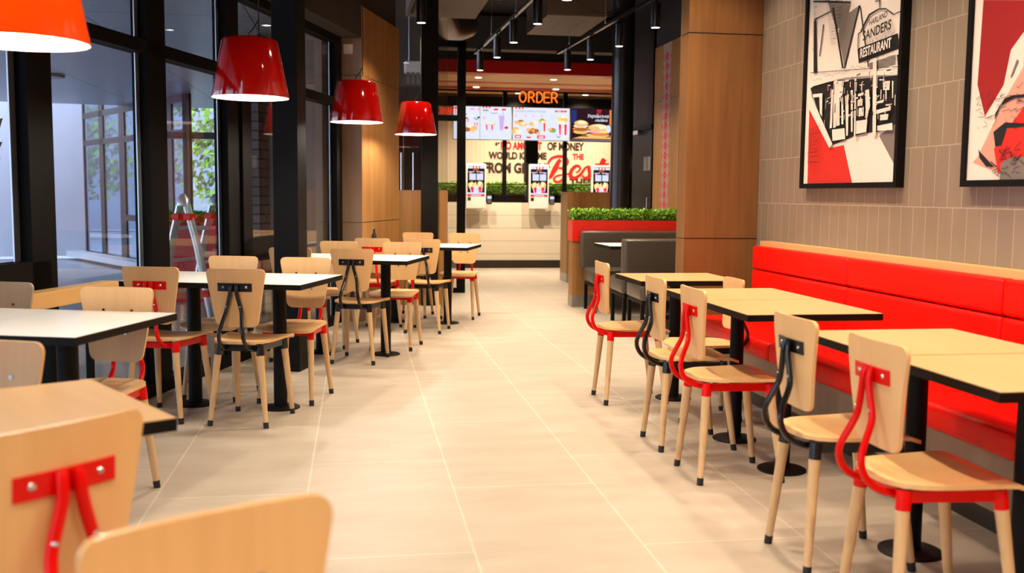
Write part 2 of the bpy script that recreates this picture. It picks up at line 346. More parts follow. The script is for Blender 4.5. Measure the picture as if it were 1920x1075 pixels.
# ---- oak panel with an embroidered stripe
op = thing('oak_wall_panel', 'oak wall panel with a red and white embroidered stripe above the booths', 'wall panel', (3.60, 11.87, 0))
MB().box((0, -5.1, 0), (.018, 0, 3.0)).build('panel', m_walnut2, op)
b = MB()
b.box((-.0008, -5.1, 2.345), (0, -.01, 2.352)); b.build('groove', m_skirt, op)
b = MB(); y0, y1 = -.635, -.325; w = y1-y0; yc = (y0+y1)/2
b.poly([(-.001, y0, .95), (-.001, y1, .95), (-.001, y1, 3.0), (-.001, y0, 3.0)], 0)
z = .95; hh = .115
while z < 2.9:
    b.poly([(-.002, yc, z), (-.002, yc+w*.23, z+hh/2), (-.002, yc, z+hh), (-.002, yc-w*.23, z+hh/2)], 1)
    b.poly([(-.003, yc, z+hh*.35), (-.003, yc+w*.06, z+hh/2), (-.003, yc, z+hh*.65), (-.003, yc-w*.06, z+hh/2)], 0)
    for s in (-1, 1):
        for k in range(3):
            a = yc+s*w*(.30+.07*k); q = hh*.16
            b.poly([(-.002, a, z+hh*(.2+.2*k)-q*.5), (-.002, a+w*.045, z+hh*(.2+.2*k)), (-.002, a, z+hh*(.2+.2*k)+q*.5), (-.002, a-w*.045, z+hh*(.2+.2*k))], 1)
        b.poly([(-.002, yc+s*w*.40, z), (-.002, yc+s*w*.48, z+hh*.5), (-.002, yc+s*w*.40, z+hh)], 1)
        b.poly([(-.002, yc+s*w*.16, z-hh*.12), (-.002, yc+s*w*.21, z), (-.002, yc+s*w*.16, z+hh*.12), (-.002, yc+s*w*.11, z)], 2)
    z += hh
b.build('embroidered_stripe', [mat('stripe_ground', (.34, .24, .21), .6), mat('stripe_red', (.50, .02, .02), .6), mat('stripe_dark', (.22, .05, .05), .6)], op)
# ---- serving area beyond: bulkhead, slatted ceiling
struct('wall_fascia', MB().box((-.2, 16.40, 3.20), (6.2, 16.46, 3.405)), m_redfascia, 'red bulkhead over the order counter')
struct('wall_over_fascia', MB().box((-.2, 16.42, 3.405), (6.2, 16.5, 4.0)), m_ceil)
b = MB(); mi = []
y = 16.50; k = 0
seq = {0: 1, 1: 1, 6: 2, 7: 1, 8: 1, 12: 1, 13: 1, 14: 1}
while y < 19.9:
    b.mi = seq.get(k, 0); b.box((-.2, y, 3.20), (6.2, y+.15, 3.235), .004, 1); y += .165; k += 1
struct('ceiling_slats', b, [m_slaty, m_slatr, m_slat_highlight], 'timber and red slatted ceiling over the serving area')
struct('ceiling_slat_backing', MB().box((-.2, 16.46, 3.26), (6.2, 19.95, 3.3)), m_ceil)
struct('trim_5', MB().box((-.2, 19.80, 2.955), (6.2, 19.95, 3.15)), m_black, 'black beam above the menu screens')
struct('wall_left_far', MB().box((-.5, 14.6, 0), (.2, 20.0, 4.0)), m_darkwall)
struct('wall_counter_side', MB().box((6.15, 12, 0), (6.25, 20.0, 4.0)), m_darkwall)
# ---- low panelled wall carrying the kiosks, glazed above with black posts
struct('wall_kiosk', MB().box((.2, 16.40, .13), (6.15, 16.52, 1.09)), m_shiplap, 'white panelled low wall under the kiosks')
struct('baseboard_kiosk', MB().box((.2, 16.385, 0), (6.15, 16.52, .13)), m_skirt)
b = MB(); b.box((.2, 16.40, 1.09), (6.15, 16.50, 1.13)); b.box((.2, 16.42, 2.90), (6.15, 16.48, 2.93))
for x in (1.10, 2.405, 3.425, 4.6, 5.6): b.box((x, 16.42, 1.13), (x+.066, 16.48, 2.90))
b.box((.2, 16.42, 1.385), (6.15, 16.47, 1.40))
struct('window_frame_counter', b, m_frame, 'black framed screen above the low wall')
struct('pillar_counter', MB().box((2.85, 16.75, 0), (3.06, 16.95, 2.65)), m_black, 'square black column behind the counter screen')
struct('window_glass_counter', MB().box((.2, 16.445, 1.13), (6.15, 16.452, 1.385)), m_glass2)
# ---- entrance lobby on the left: low oak wall, glass, black post, glass door
b = MB(); b.box((.45, 10.98, 0), (1.0, 11.05, 1.262)); struct('wall_lobby_low', b, m_walnut2, 'low oak wall of the entrance lobby')
b = MB(); b.box((.45, 11.01, 1.262), (1.0, 11.018, 3.1)); struct('window_lobby', b, m_glass2)
struct('pillar_lobby', MB().box((.705, 10.87, 0), (.885, 10.975, 4.0), .003), m_black, 'square black column by the entrance lobby')
b = MB(); b.box((1.235, 12.26, 0), (1.335, 12.34, 3.06)); b.box((.955, 12.27, 2.115), (1.235, 12.33, 2.185)); b.box((.93, 12.27, 0), (.975, 12.33, 3.06)); b.box((.93, 12.26, 3.0), (1.335, 12.34, 3.08)); b.box((.975, 12.27, 0), (1.235, 12.33, .06))
struct('door_frame_lobby', b, m_frame, 'black frame of the glazed lobby door')
struct('door_glass_lobby', MB().box((.975, 12.296, .06), (1.235, 12.304, 2.115)).box((.975, 12.296, 2.185), (1.235, 12.304, 3.0)), m_glass2)
struct('wall_lobby_back', MB().box((-.6, 14.5, 0), (.98, 14.6, 2.75)), mat('lobby_wall', (.035, .026, .018), .5))
struct('wall_lobby_upper', MB().box((-.6, 14.5, 2.75), (.98, 14.6, 4.0)), mat('lobby_upper', (.10, .08, .06), .7))
dd = thing('door_2', None, None, (.62, 13.1, 0)); dd['kind'] = 'structure'; dd['label'] = 'dark double door in the entrance lobby'
MB().box((-.42, 0, 0), (-.01, .04, 2.3)).box((.0, 0, 0), (.30, .04, 2.3)).build('door_leaf', m_darkpanel, dd)
MB().box((-.012, -.005, 0), (.002, .045, 2.3)).build('door_edge', m_walnut2, dd)
for x in (-.035, .12): MB().tube([(x, -.0, 1.25), (x, -.06, 1.25), (x, -.06, 1.75), (x, 0, 1.75)], .014).build('door_handle', m_chrome, dd)
text('thank_you_lettering', 'THANK YOU', (1.232, 12.29, 2.192), (-1, 0, 0), (0, 0, 1), .37, .095, emis('red_sign_lettering', (1, .03, .01), .7), None, bold=.03)
o = bpy.data.objects['thank_you_lettering']; tag(o, 'red lettering on the glass above the lobby door, seen from behind', 'sign')
ac = thing('air_curtain', 'white slatted air curtain above the lobby door', 'air conditioner', (.85, 13.25, 2.70))
MB().box((-.21, 0, .10), (.21, .2, .25), .02).build('housing', m_white, ac)
b = MB()
for k in range(6): b.box((-.19+k*.066, -.01, -.05), (-.145+k*.066, .0, .10))
for x in (-.15, .15): MB().cyl((x, .1, .24), (x, .1, 1.30), .006, n=8).build('hanger', m_alu, ac, True)
b.build('grille', mat('grille_grey', (.2, .19, .17), .5), ac)
# ================================================================== OUTSIDE
struct('ground_outside', MB().box((-40, -6, -.08), (-1.0, 45, -.065)), m_pave)
struct('ceiling_outside', MB().prism([G(-8.5, -3, 2.66), G(GLV-.11, -3, 2.66), G(GLV-.11, 9.2, 2.66), (-.75, 12, 2.66), (-.75, 18.3, 2.66), (-10.2, 16.9, 2.66)], (0, 0, .09)), m_soffit, 'grey soffit boards outside the windows')
# pale rendered wall and the glazed wing that runs up to it
A_ = Vector((-5.02, 19.804, 0)); B_ = Vector((-3.33, 16.914, 0)); D_ = (B_-A_); LEN = D_.length; D_.normalize(); N_ = Vector((D_.y, -D_.x, 0))
b = MB(); b.prism([A_+Vector((-.02, 0, 0)), A_+Vector((-7, -1.6, 0)), A_+Vector((-7, -1.3, 0)), A_+Vector((-.02, .3, 0))], (0, 0, 3.6)); struct('wall_outside', b, m_lilac, 'pale lilac rendered wall outside')
MW = Matrix(((D_.x, -N_.x, 0, A_.x), (D_.y, -N_.y, 0, A_.y), (0, 0, 1, 0), (0, 0, 0, 1)))
wg = thing('window_9', None, None); wg['kind'] = 'structure'; wg['label'] = 'bronze framed glazed wing outside'
b = MB(MW)
for t, t1 in ((0, .06), (.97, 1.19), (2.05, 2.33), (3.08, 3.35), (4.3, 4.5), (5.1, 5.2)): b.box((t, -.02, 0), (t1, .02, 3.4))
for z in (0, 2.05, 2.55): b.box((0, -.02, z), (5.2, .02, z+.10))
b.box((2.3, -.022, .72), (5.2, .022, .82)); b.build('window_frame', m_bronze, wg)
b = MB(MW); b.box((0, -.006, .08), (5.2, .006, 3.3)); b.build('window_pane', glassmat('tinted_glass', (.62, .68, .78)), wg)
b = MB(MW); b.box((-.1, -.35, 0), (5.2, -.08, .10)); struct('trim_6', b, m_ledge)
b = MB(MW); b.box((0, 2.6, 0), (5.2, 2.7, 2.66)); struct('wall_outside_far', b, mat('blue_grey_render', (.36, .42, .52), .8))
# brick pier and a brown wall added as a wood reflection, outside the third and fourth panes
struct('wall_brick_outside', MB(FR).box((-3.87, 8.75, 0), (-3.66, 9.0, 2.66)), m_brick, 'dark brick pier outside the window')
struct('wall_brown_reflection', MB(FR).box((-3.66, 9.0, 0), (-3.14, 9.15, 2.66)), m_greywood)
struct('wall_street', MB().box((-22, 33, 0), (3, 34, 6.5)), mat('street_building', (.34, .38, .43), .8, noise_s=.6, noise_a=.25), 'grey building across the street')
# door frames, trees and street beyond
df = MB()
for x in (-3.02, -2.52, -1.9): df.box((x, 15.4, 0), (x+.12, 15.5, 2.66))
df.box((-3.2, 15.4, 2.0), (-1.2, 15.5, 2.1)); struct('door_frame_outside', df, m_bronze, 'dark door frames out on the terrace')
def leaves(b, c, r, n, s, rnd=random):
    for _ in range(n):
        d = Vector((rnd.gauss(0, 1), rnd.gauss(0, 1), rnd.gauss(0, 1))).normalized()*(rnd.random()**.4)
        p = Vector(c)+Vector((d.x*r[0], d.y*r[1], d.z*r[2])); a = Vector((rnd.gauss(0, 1), rnd.gauss(0, 1), rnd.gauss(0, 1))).normalized(); e = a.orthogonal().normalized(); f = a.cross(e)
        q = s*(.6+.8*rnd.random()); b.mi = 0 if rnd.random() < .6 else 1
        b.face(b.ring([p-e*q, p+f*q*.55, p+e*q, p-f*q*.55]))
trees = [(-7.6, 28, 'broad green tree seen through the second window', 2.2), (-2.9, 26, 'green tree beyond the terrace door frames', 2.0), (-10.5, 24, 'tree beyond the pale wall', 2.3), (-5.0, 12.2, 'young yellow-green tree by the cast iron column', 1.0)]
for x, y, lb, r in trees:
    t = thing('tree', lb, 'tree', (x, y, -.07), 0, 'trees outside the windows')
    MB().tube([(0, 0, 0), (.05, 0, 1.2), (-.04, .05, 2.2)], .09 if r > 1.5 else .05).build('trunk', m_bark, t)
    b = MB(); leaves(b, (0, 0, 2.4 if r > 1.5 else 1.9), (r, r*.6, 1.5 if r > 1.5 else .7), 1500 if r > 1.5 else 500, .11); b.build('crown', [m_tree, m_leaf2], t)
# cast iron column and banner at the far left pane
o = thing('cast_iron_column', 'ornate cast iron column outside the leftmost window', 'column', tuple(G(-4.25, 4.55, -.065)))
b = MB(); b.lathe([(.0, 0), (.16, 0), (.16, .25), (.13, .3), (.14, .5), (.12, .75), (.13, .8), (.10, .86), (.11, .9), (.075, .98), (.07, 2.3), (.10, 2.4), (.12, 2.6), (.12, 2.73), (0, 2.73)], n=24)
for k in range(12):
    a = 2*PI*k/12; b.cyl((.075*math.cos(a), .075*math.sin(a), 1.0), (.07*math.cos(a), .07*math.sin(a), 2.28), .012, n=6)
    b.cyl((.135*math.cos(a), .135*math.sin(a), .35), (.15*math.cos(a), .15*math.sin(a), .48), .02, .004, n=6)
b.build('shaft', m_iron, o, True)
o = thing('street_banner', 'magenta banner on a post outside the leftmost window', 'banner', tuple(G(-6.4, 5.9, -.065)))
MB().box((-.5, -.02, .5), (.5, 0, 1.6)).build('banner_cloth', m_pink, o)
MB().cyl((-.52, 0, 0), (-.52, 0, 2.2), .025).cyl((.52, 0, 0), (.52, 0, 2.2), .025).build('post', m_iron, o, True)
# folding ladder
ld = thing('folding_ladder', 'open aluminium folding ladder with red joints outside the second window', 'ladder', (-1.19, 8.0, -.065), math.radians(64))
H_ = 1.235
for s, nm in ((-1, 'front_frame'), (1, 'rear_frame')):
    b = MB()
    for x in (-.21, .21):
        sp = .02+.18; b.tube([(x, .03*s, H_-.05), (x, s*.115, H_-.35), (x, s*.30, 0)], .020, 8, .030)
    for z in (.25, .5, .75, 1.0):
        yy = s*(.30-(.185)*z/.885 if z < .885 else .115-.08*(z-.885)/.3); b.box((-.21, yy-.02, z), (.21, yy+.02, z+.022))
    b.build(nm, m_alu, ld, True)
b = MB()
for x in (-.21, .21): b.lathe([(0, -.05), (.05, -.03), (.045, .02), (.02, .055), (0, .06)], (x, 0, H_-.02), 16)
b.build('hinge', m_alu, ld, True)
b = MB()
for x in (-.21, .21):
    for s in (-1, 1): b.box((x-.035, s*.05-.03, H_-.16), (x+.035, s*.05+.03, H_-.11), .006); b.box((x-.03, s*.30-.03, 0), (x+.03, s*.30+.03, .03)); b.box((x-.028, s*.19-.03, .5), (x+.028, s*.19+.03, .55), .006)
b.build('joint', m_red, ld)
# ---- hedge planters
def hedge(root, x0, x1, y0, y1, z0, z1, n, s=.016, seed=1):
    r = random.Random(seed); b = MB()
    core = MB(); core.box((x0+.02, y0+.02, z0-.02), (x1-.02, y1-.02, z1-.05)); core.build('hedge_core', mat('hedge_core', (.03, .09, .008), .8), root)
    for _ in range(n):
        x = r.uniform(x0, x1); y = r.uniform(y0, y1); h = z1+.018*noise.noise(Vector((x*9, y*9, seed)))+r.uniform(-.015, .015)
        z = z0+(h-z0)*(r.random()**.45); p = Vector((x, y, z))
        if r.random() < .35: p.y = y0+r.uniform(-.012, .02)
        a = Vector((r.gauss(0, 1), r.gauss(0, 1), r.gauss(0, 1)+.8)).normalized(); e = a.orthogonal().normalized(); f = a.cross(e); q = s*(.6+.7*r.random())
        b.mi = 1 if r.random() < .45 else 0
        b.face(b.ring([p-e*q, p-e*q*.2+f*q*.6+a*q*.2, p+e*q, p-e*q*.2-f*q*.6+a*q*.2]))
    b.build('foliage', [m_leaf, m_leaf2], root)
tp = thing('reflection_planter', 'red planter box with a low green hedge, added as a reflection in the window', 'planter', (-1.83, 11.6, -.065))  # added outdoors, stands in for the indoor planter reflected in the glass
MB().box((-.42, -.15, 0), (.42, .15, .92), .01).build('planter_box', m_redbox, tp)
hedge(tp, -.41, .41, -.14, .14, .92, 1.06, 1500, .02, 3)
# ================================================================== CHAIRS
def smooth_w(base, z, z0, z1, r0, r1):
    w = base
    if z-z0 < r0: w -= r0-math.sqrt(max(0, r0*r0-(r0-(z-z0))**2))
    if z1-z < r1: w -= r1-math.sqrt(max(0, r1*r1-(r1-(z1-z))**2))
    return w
def dens(a, b, r0, r1, n=8):
    e0 = [a+r0*(1-math.cos(PI/2*i/5)) for i in range(5)]; e1 = [b-r1*(1-math.cos(PI/2*i/5)) for i in range(5)]
    return e0+[a+r0+(b-a-r0-r1)*i/n for i in range(n+1)]+e1[::-1]
LT = {('r', -1): ((-.112, -.145, .43), (-.155, -.18, 0)), ('r', 1): ((.112, -.145, .43), (.155, -.18, 0)),
      ('f', -1): ((-.135, .125, .43), (-.16, .185, 0)), ('f', 1): ((.135, .125, .43), (.16, .185, 0))}
def lerp(a, b, t): return Vector(a).lerp(Vector(b), t)
def make_chair(name, paint, ply, label):
    t = thing(name, label, 'chair')
    y0, y1 = -.19, .205
    def hw(y): return smooth_w(.150+.038*(y-y0)/(y1-y0), y, y0, y1, .11, .055)
    def ps(x, y):
        k = (y-y0)/(y1-y0)
        return (x, y, .452-.010*math.sin(PI*min(1, max(0, k)))*(1-(x/.19)**2)+.006*(x/.19)**2-(.02*(k-.85)/.15 if k > .85 else 0)**1)
    MB().slab(dens(y0, y1, .11, .055), hw, ps, (0, 0, -.013), 14).build('seat', ply, t, True)
    z0, z1 = .527, .832
    def bw(z): return smooth_w(.112+.053*(z-z0)/(z1-z0), z, z0, z1, .032, .032)
    def by(x, z): return -.163-.024*(z-z0)/(z1-z0)-.004*math.sin(PI*(z-z0)/(z1-z0))+.016*(x/.165)**2
    bk = MB().slab(dens(z0, z1, .032, .032), bw, lambda x, z: (x, by(x, z), z), (0, -.0115, 0), 14).build('backrest', ply, t, True)
    for x, z in ((-.062, .737), (.062, .737), (-.034, .642), (.034, .642)): MB().cyl((x, by(x, z)+.0035, z), (x, by(x, z)-.002, z), .0062, .007, 10).build('screw', m_chrome, bk, True)
    # painted frame: four rails and four sockets
    b = MB(); z = .413
    def cor(k): return lerp(*LT[k], (.43-z)/.43)
    c = {k: cor(k) for k in LT}
    def rail(p, q):
        d = (q-p).normalized(); n = Vector((-d.y, d.x, 0))*.007
        b.prism([p-n+Vector((0, 0, -.016)), q-n+Vector((0, 0, -.016)), q+n+Vector((0, 0, -.016)), p+n+Vector((0, 0, -.016))], (0, 0, .032))
    rail(c['r', -1], c['r', 1]); rail(c['f', -1], c['f', 1]); rail(c['r', -1], c['f', -1]); rail(c['r', 1], c['f', 1])
    for k, (p, q) in LT.items(): b.cyl(lerp(p, q, 0), lerp(p, q, .125), .0215, .0205, 16)
    b.build('seat_frame', paint, t, True)
    for s in (-1, 1):
        P = [(s*.014, -.200, .752), (s*.016, -.207, .735), (s*.019, -.209, .70), (s*.036, -.207, .635), (s*.044, -.212, .60), (s*.055, -.236, .545), (s*.064, -.248, .505), (s*.067, -.240, .465), (s*.070, -.212, .432), (s*.074, -.165, .413), (s*.078, -.10, .405)]
        MB().tube(curvepts(P, 3), .0105, 10, .0115).build('back_support', paint, t, True)
    b = MB(); b.slab([.714, .757], lambda z: .093, lambda x, z: (x, by(x, z)-.0118, z), (0, -.0035, 0), 10)
    pl = b.build('mounting_plate', paint, t)
    for x in (-.062, .062): MB().cyl((x, by(x, .737)-.015, .737), (x, by(x, .737)-.0185, .737), .0075, .005, 10).build('screw', m_chrome, pl, True)
    for s in (-1, 1): MB().cyl((s*.037, -.214, .637), (s*.037, -.2195, .637), .0065, .004, 10).build('screw', m_chrome, pl, True)
    for k, (p, q) in LT.items():
        lg = MB(); lg.cyl(lerp(p, q, .115), lerp(p, q, .93), .0192, .0132, 18); l = lg.build('leg', m_leg, t, True)
        MB().cyl(lerp(p, q, .928), lerp(p, q, 1), .0142, .0138, 16).build('foot_cap', m_rubber, l, True)
    return t
pr = make_chair('dining_chair', m_red, m_beech, None); pb = make_chair('dining_chair', m_blackgloss, m_beech, None)
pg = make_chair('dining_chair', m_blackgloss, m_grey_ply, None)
used = set()
def chair(kind, xy, head, label, group, sc=1):
    p = {'r': pr, 'b': pb, 'g': pg}[kind]
    if kind in used: p = copy_tree(p)
    used.add(kind); p.location = (xy[0], xy[1], 0); p.rotation_euler = (0, 0, math.radians(head)); p.scale = (sc, sc, sc)
    p['label'] = label; p['group'] = group; return p
# heading 0 faces +Y (away from the camera); the window side is turned with the glazing
gl = 'chairs at the white tables by the windows'; gr = 'chairs along the banquette tables'; gn = 'chairs round the nearest wooden table'
tw = -17.4
def ch(kind, v, u, away, label, dr=0):
    p = G(v, u); return chair(kind, (p.x, p.y), tw+(0 if away else 180)+dr, label, gl)
ch('b', -2.165, 5.03, 1, 'beech chair with black frame, back turned, at aisle side of the second white table')
ch('r', -2.64, 5.04, 1, 'beech chair with red frame, back turned, second white table, beside the window')
ch('r', -2.13, 5.61, 0, 'red framed chair facing us across the second white table, by the square column', 0)
ch('b', -2.60, 5.62, 0, 'chair facing us between the two poles of the second white table')
ch('b', -2.165, 6.99, 1, 'black framed chair, back turned, at aisle side of the third white table')
ch('r', -2.62, 6.98, 1, 'red framed chair half hidden behind the square black column')
ch('r', -2.065, 7.655, 0, 'red framed chair facing us across the third white table, on the aisle side')
ch('b', -2.60, 7.655, 0, 'chair facing us across the third white table, nearer the windows')
ch('b', -2.05, 8.63, 1, 'black framed chair, back turned, at the farthest white table')
ch('r', -2.50, 8.63, 1, 'chair with red mounting plate, back turned, at the farthest white table')
ch('r', -1.955, 9.67, 0, 'farthest chair on the aisle, red frame, facing us past the last white table')
ch('b', -2.435, 9.67, 0, 'farthest chair beside the oak pier, only its back rail showing')
ch('r', -2.20, 3.60, 0, 'red framed chair facing us behind the nearest white table')
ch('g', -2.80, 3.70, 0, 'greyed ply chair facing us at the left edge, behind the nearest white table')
ch('b', -1.735, 2.17, 0, 'chair facing us at the left edge between nearest white table and wooden table')
chair('r', (-.63, 1.89), 46.5, 'large near chair with red T shaped back support at the wooden table', gn)
chair('b', (-.085, 1.075), 180+30, 'nearest chair, cut off at the bottom edge, only its ply back showing', gn)
chair('r', (1.62, 5.74), -90, 'farthest red framed chair at the banquette side, by the grey booths', gr)
chair('b', (1.62, 4.67), -90, 'black framed chair between two red ones on the banquette side', gr)
chair('r', (1.62, 4.12), -90, 'middle red framed chair on the banquette side', gr)
chair('b', (1.62, 3.10), -90, 'near black framed chair on the banquette side', gr)
chair('r', (1.62, 2.57), -90, 'nearest red framed chair on the banquette side, cut by the right edge', gr)
chair('b', (1.90, 5.235), 90, 'chair back peeping out between the two farther banquette tables', gr, .93)
# ================================================================== TABLES
def make_table(name, topm, w, d, pole=.037):
    t = thing(name, None, 'table')
    b = MB(); b.mi = 1; b.box((-w/2, -d/2, .711), (w/2, d/2, .7385)); b.mi = 0; b.box((-w/2+.0015, -d/2+.0015, .7385), (w/2-.0015, d/2-.0015, .7405))
    b.build('table_top', [topm, m_black], t)
    MB().cyl((0, 0, .012), (0, 0, .700), pole, n=24).build('pole', m_black, t, True)
    MB().lathe([(0, 0), (.108, 0), (.108, .006), (.10, .010), (.04, .014), (0, .014)], n=36).build('base_plate', m_black, t, True)
    MB().box((-.12, -.12, .700), (.12, .12, .711)).build('top_bracket', m_black, t)
    return t
wt = make_table('cafe_table', m_white_top, .512, .70, .038); usedw = [0]
def tab(proto, x, y, rz, label, group, cnt):
    p = proto if not cnt[0] else copy_tree(proto); cnt[0] = 1
    p.location = (x, y, 0); p.rotation_euler = (0, 0, rz); p['label'] = label; p['group'] = group; return p
tn = ['nearest', 'second', 'third', 'farthest']
for i, (v, u) in enumerate(((-1.91, 3.37), (-1.868, 5.343), (-1.80, 7.30), (-1.73, 9.20))):
    for k in (0, 1):
        p = G(v-.2565-k*.515, u); tab(wt, p.x, p.y, -TH, '%s white topped table from us in the window row, %s' % (tn[i], 'on the aisle side' if not k else 'on the window side'), 'white tables by the windows', usedw)
bt = make_table('wooden_table', m_beech_top, .60, .568, .034); usedb = [0]
for (x, y, lb) in ((1.90, 5.745, 'beech topped table at the far end of the banquette, beside the oak pillar'), (1.89, 4.725, 'farther half of the joined pair of beech tables, middle of banquette'), (1.89, 4.152, 'nearer half of the joined pair of beech tables, middle of banquette'),
                   (1.90, 3.11, 'beech table behind the one at the right edge, along the banquette'), (1.90, 2.535, 'beech topped table cut off by the right edge of view')):
    tab(bt, x, y, 0, lb, 'beech tables along the banquette', usedb)
a0 = math.radians(31.5); cr_ = Vector((-.68, 2.68)); ux = Vector((math.cos(a0), math.sin(a0))); uy = Vector((-math.sin(a0), math.cos(a0)))
for k in (0, 1):
    c = cr_-ux*(.30+.603*k)-uy*.284
    tab(bt, c.x, c.y, a0, ['turned beech table in the near left corner, its black corner by the red backed chair', 'beech table adjoining the turned one, at the left edge'][k], 'turned beech tables in the near corner', usedb)
# ================================================================== BANQUETTE
bq = thing('banquette', 'long red vinyl banquette with beech top board along the tiled wall', 'bench', (2.695, 4.0, 0))
for k in range(4):
    y1 = 6.19-1.283*k-4.0; y0 = y1-1.283+.006
    nm = 'back_cushion'
    for (z0, z1) in ((.757, .905), (.452, .753)):
        b = MB(); b.box((-.135, y0, z0), (-.03, y1, z1), .022, 4); b.build(nm, m_redleather, bq, True)
    b = MB(); b.box((-.56, y0, .355), (-.10, y1, .455), .03, 4); b.build('seat_cushion', m_redleather, bq, True)
MB().box((-.075, 1.03, .44), (0, 2.205, .937)).box((-.075, -2.9, .44), (0, 1.027, .937)).build('top_board', m_strip, bq)
MB().box((-.43, -2.9, .10), (-.02, 2.19, .35)).build('base_panel', m_greywood, bq)
MB().box((-.38, -2.9, 0), (-.02, 2.19, .10)).build('plinth', m_skirt, bq)
# ================================================================== PENDANT LAMPS
def pendant(x, y, zb, ztop, label, inner=m_shade, s=1, n=0):
    t = thing('pendant_lamp', label, 'lamp', (x, y, zb), 0, 'red pendant lamps')
    R0, R1, h = .200*s, .134*s, .305*s
    MB().lathe([(R0, 0), (R0+.001, .004), (R1+.012, h-.012), (R1, h), (R1-.02, h+.003), (.02, h+.004)], n=56).build('lamp_shade', inner, t, True)
    MB().lathe([(R0-.002, .0005), (R1-.004, h-.006), (.0, h-.004)], n=48).build('shade_lining', m_shade_in, t, True)
    MB().lathe([(0, .10), (.03, .11), (.042, .14), (.03, .18), (.018, .20), (.018, .24)], n=20).build('bulb', m_bulb, t, True)
    MB().tube(curvepts([(0, 0, h), (-.005, .0, h+.03), (.02, 0, h+.06), (.045, 0, h+.11), (.047, 0, h+.2), (.047, 0, ztop-zb)], 4), .0035, 6).build('cord', m_rubber, t, True)
    MB().lathe([(.045, ztop-zb-.03), (.045, ztop-zb), (0, ztop-zb)], (.047, 0, 0), 20).build('ceiling_rose', m_black, t)
    l = bpy.data.lights.new('pendant_light', 'POINT'); l.energy = 42; l.color = (1, .88, .72); l.shadow_soft_size = .05
    o = bpy.data.objects.new('pendant_light', l); COL.objects.link(o); o.parent = t; o.location = (0, 0, .07)
    return t
pendant(-1.0, 3.25, 1.668, 3.98, 'nearest pendant lamp, glowing orange, cut by the top left corner', m_shade_glow)
pendant(-.548, 5.5, 1.722, 3.98, 'second red pendant lamp, over the second white table, half before a column')
pendant(.009, 7.7, 1.757, 3.98, 'third red pendant lamp, in front of the oak pier')
pendant(.573, 9.7, 1.790, 3.98, 'farthest and smallest red pendant lamp, by the entrance lobby')
# ================================================================== TRACK LIGHTS
def track(label, pts, lamps):
    t = thing('light_track', label, 'track', (pts[0][0], pts[0][1], 3.10))
    a = Vector((0, 0, 0)); d = Vector((pts[1][0]-pts[0][0], pts[1][1]-pts[0][1], 0)); n = Vector((-d.y, d.x, 0)).normalized()*.017
    MB().prism([a-n-Vector((0, 0, .016)), a+n-Vector((0, 0, .016)), a+n+Vector((0, 0, .016)), a-n+Vector((0, 0, .016))], d).build('rail', m_blackgloss, t)
    b = MB()
    k = .6
    while k < d.length: p = d.normalized()*k; b.cyl(p+Vector((0, 0, .016)), p+Vector((0, 0, .9)), .002, n=6); b.cyl(p+Vector((0, 0, .016)), p+Vector((0, 0, .05)), .008, n=8); k += 1.6
    b.build('hanger', m_alu, t)
lamp_proto = [None]
def can(x, y, label, grp, w=1.0, light=True):
    if lamp_proto[0] is None:
        t = thing('track_spotlight', None, 'lamp')
        MB().lathe([(0, .004), (.040, .004), (.040, 0), (.045, 0), (.046, .004), (.046, .235), (.040, .24), (0, .24)], n=32).build('lamp_body', mat('spot_body', (.012, .010, .008), .28, coat=.2), t, True)
        MB().lathe([(0, .001), (.039, .001), (.039, .0035), (0, .0035)], n=32).build('lens', m_lens, t)
        MB().cyl((0, 0, .24), (0, 0, .262), .010, n=12).build('stem', m_black, t)
        lamp_proto[0] = t; o = t
    else: o = copy_tree(lamp_proto[0])
    o.location = (x, y, 2.82); o['label'] = label; o['group'] = grp
    if light:
        spot('track_light', (x, y, 2.80), LAMP_W*w)
    return o
track('long black light track over the aisle', (((1.90, 1.9)), (1.585, 13.45)), 0)
track('black light track over the booths and banquette side', (((3.04, 4.0)), (2.66, 13.2)), 0)
track('black light track nearer the windows', (((.83, 1.6)), (.59, 10.6)), 0)
ords = ['first and nearest', 'second', 'third', 'fourth', 'fifth', 'sixth', 'seventh', 'eighth', 'ninth', 'tenth']
for i, (x, y) in enumerate(((1.723, 8.194), (1.694, 9.381), (1.654, 10.569), (1.644, 11.749), (1.597, 12.998))): can(x, y, '%s visible spotlight of the middle track, over the aisle' % ords[i], 'spotlights on the middle track')
for i, (x, y) in enumerate(((2.831, 9.353), (2.806, 10.588), (2.75, 11.689), (2.687, 12.689))): can(x, y, '%s visible spotlight of the track over the booths' % ords[i], 'spotlights on the booth track', 1.0)
can(.617, 9.549, 'lone black spotlight in front of the lobby column, near the smallest pendant', 'spotlights near the windows')
# the same tracks carry on over and behind the camera
for x, y, w in ((1.76, 7.0, 1), (1.79, 5.8, 1.0), (1.82, 4.6, 1.0), (1.85, 3.4, 1), (1.88, 2.2, 1), (.66, 8.0, .8), (.69, 6.8, .8), (.72, 5.6, .8), (.75, 4.4, .8), (.78, 3.2, .8), (.81, 2.0, .8), (2.88, 8.1, 1)):
    spot('track_light', (x, y, 2.80), LAMP_W*w)
for x in (-.6, .8, 1.9):
    for y in (.6, -.9): spot('track_light', (x, y, 2.80), LAMP_W)
for y in (1.5, 2.7, 3.9, 5.1, 6.1): spot('wall_washer', (2.15, y, 2.95), LAMP_W*.42, size=math.radians(95), direc=(.2, 0, -1))
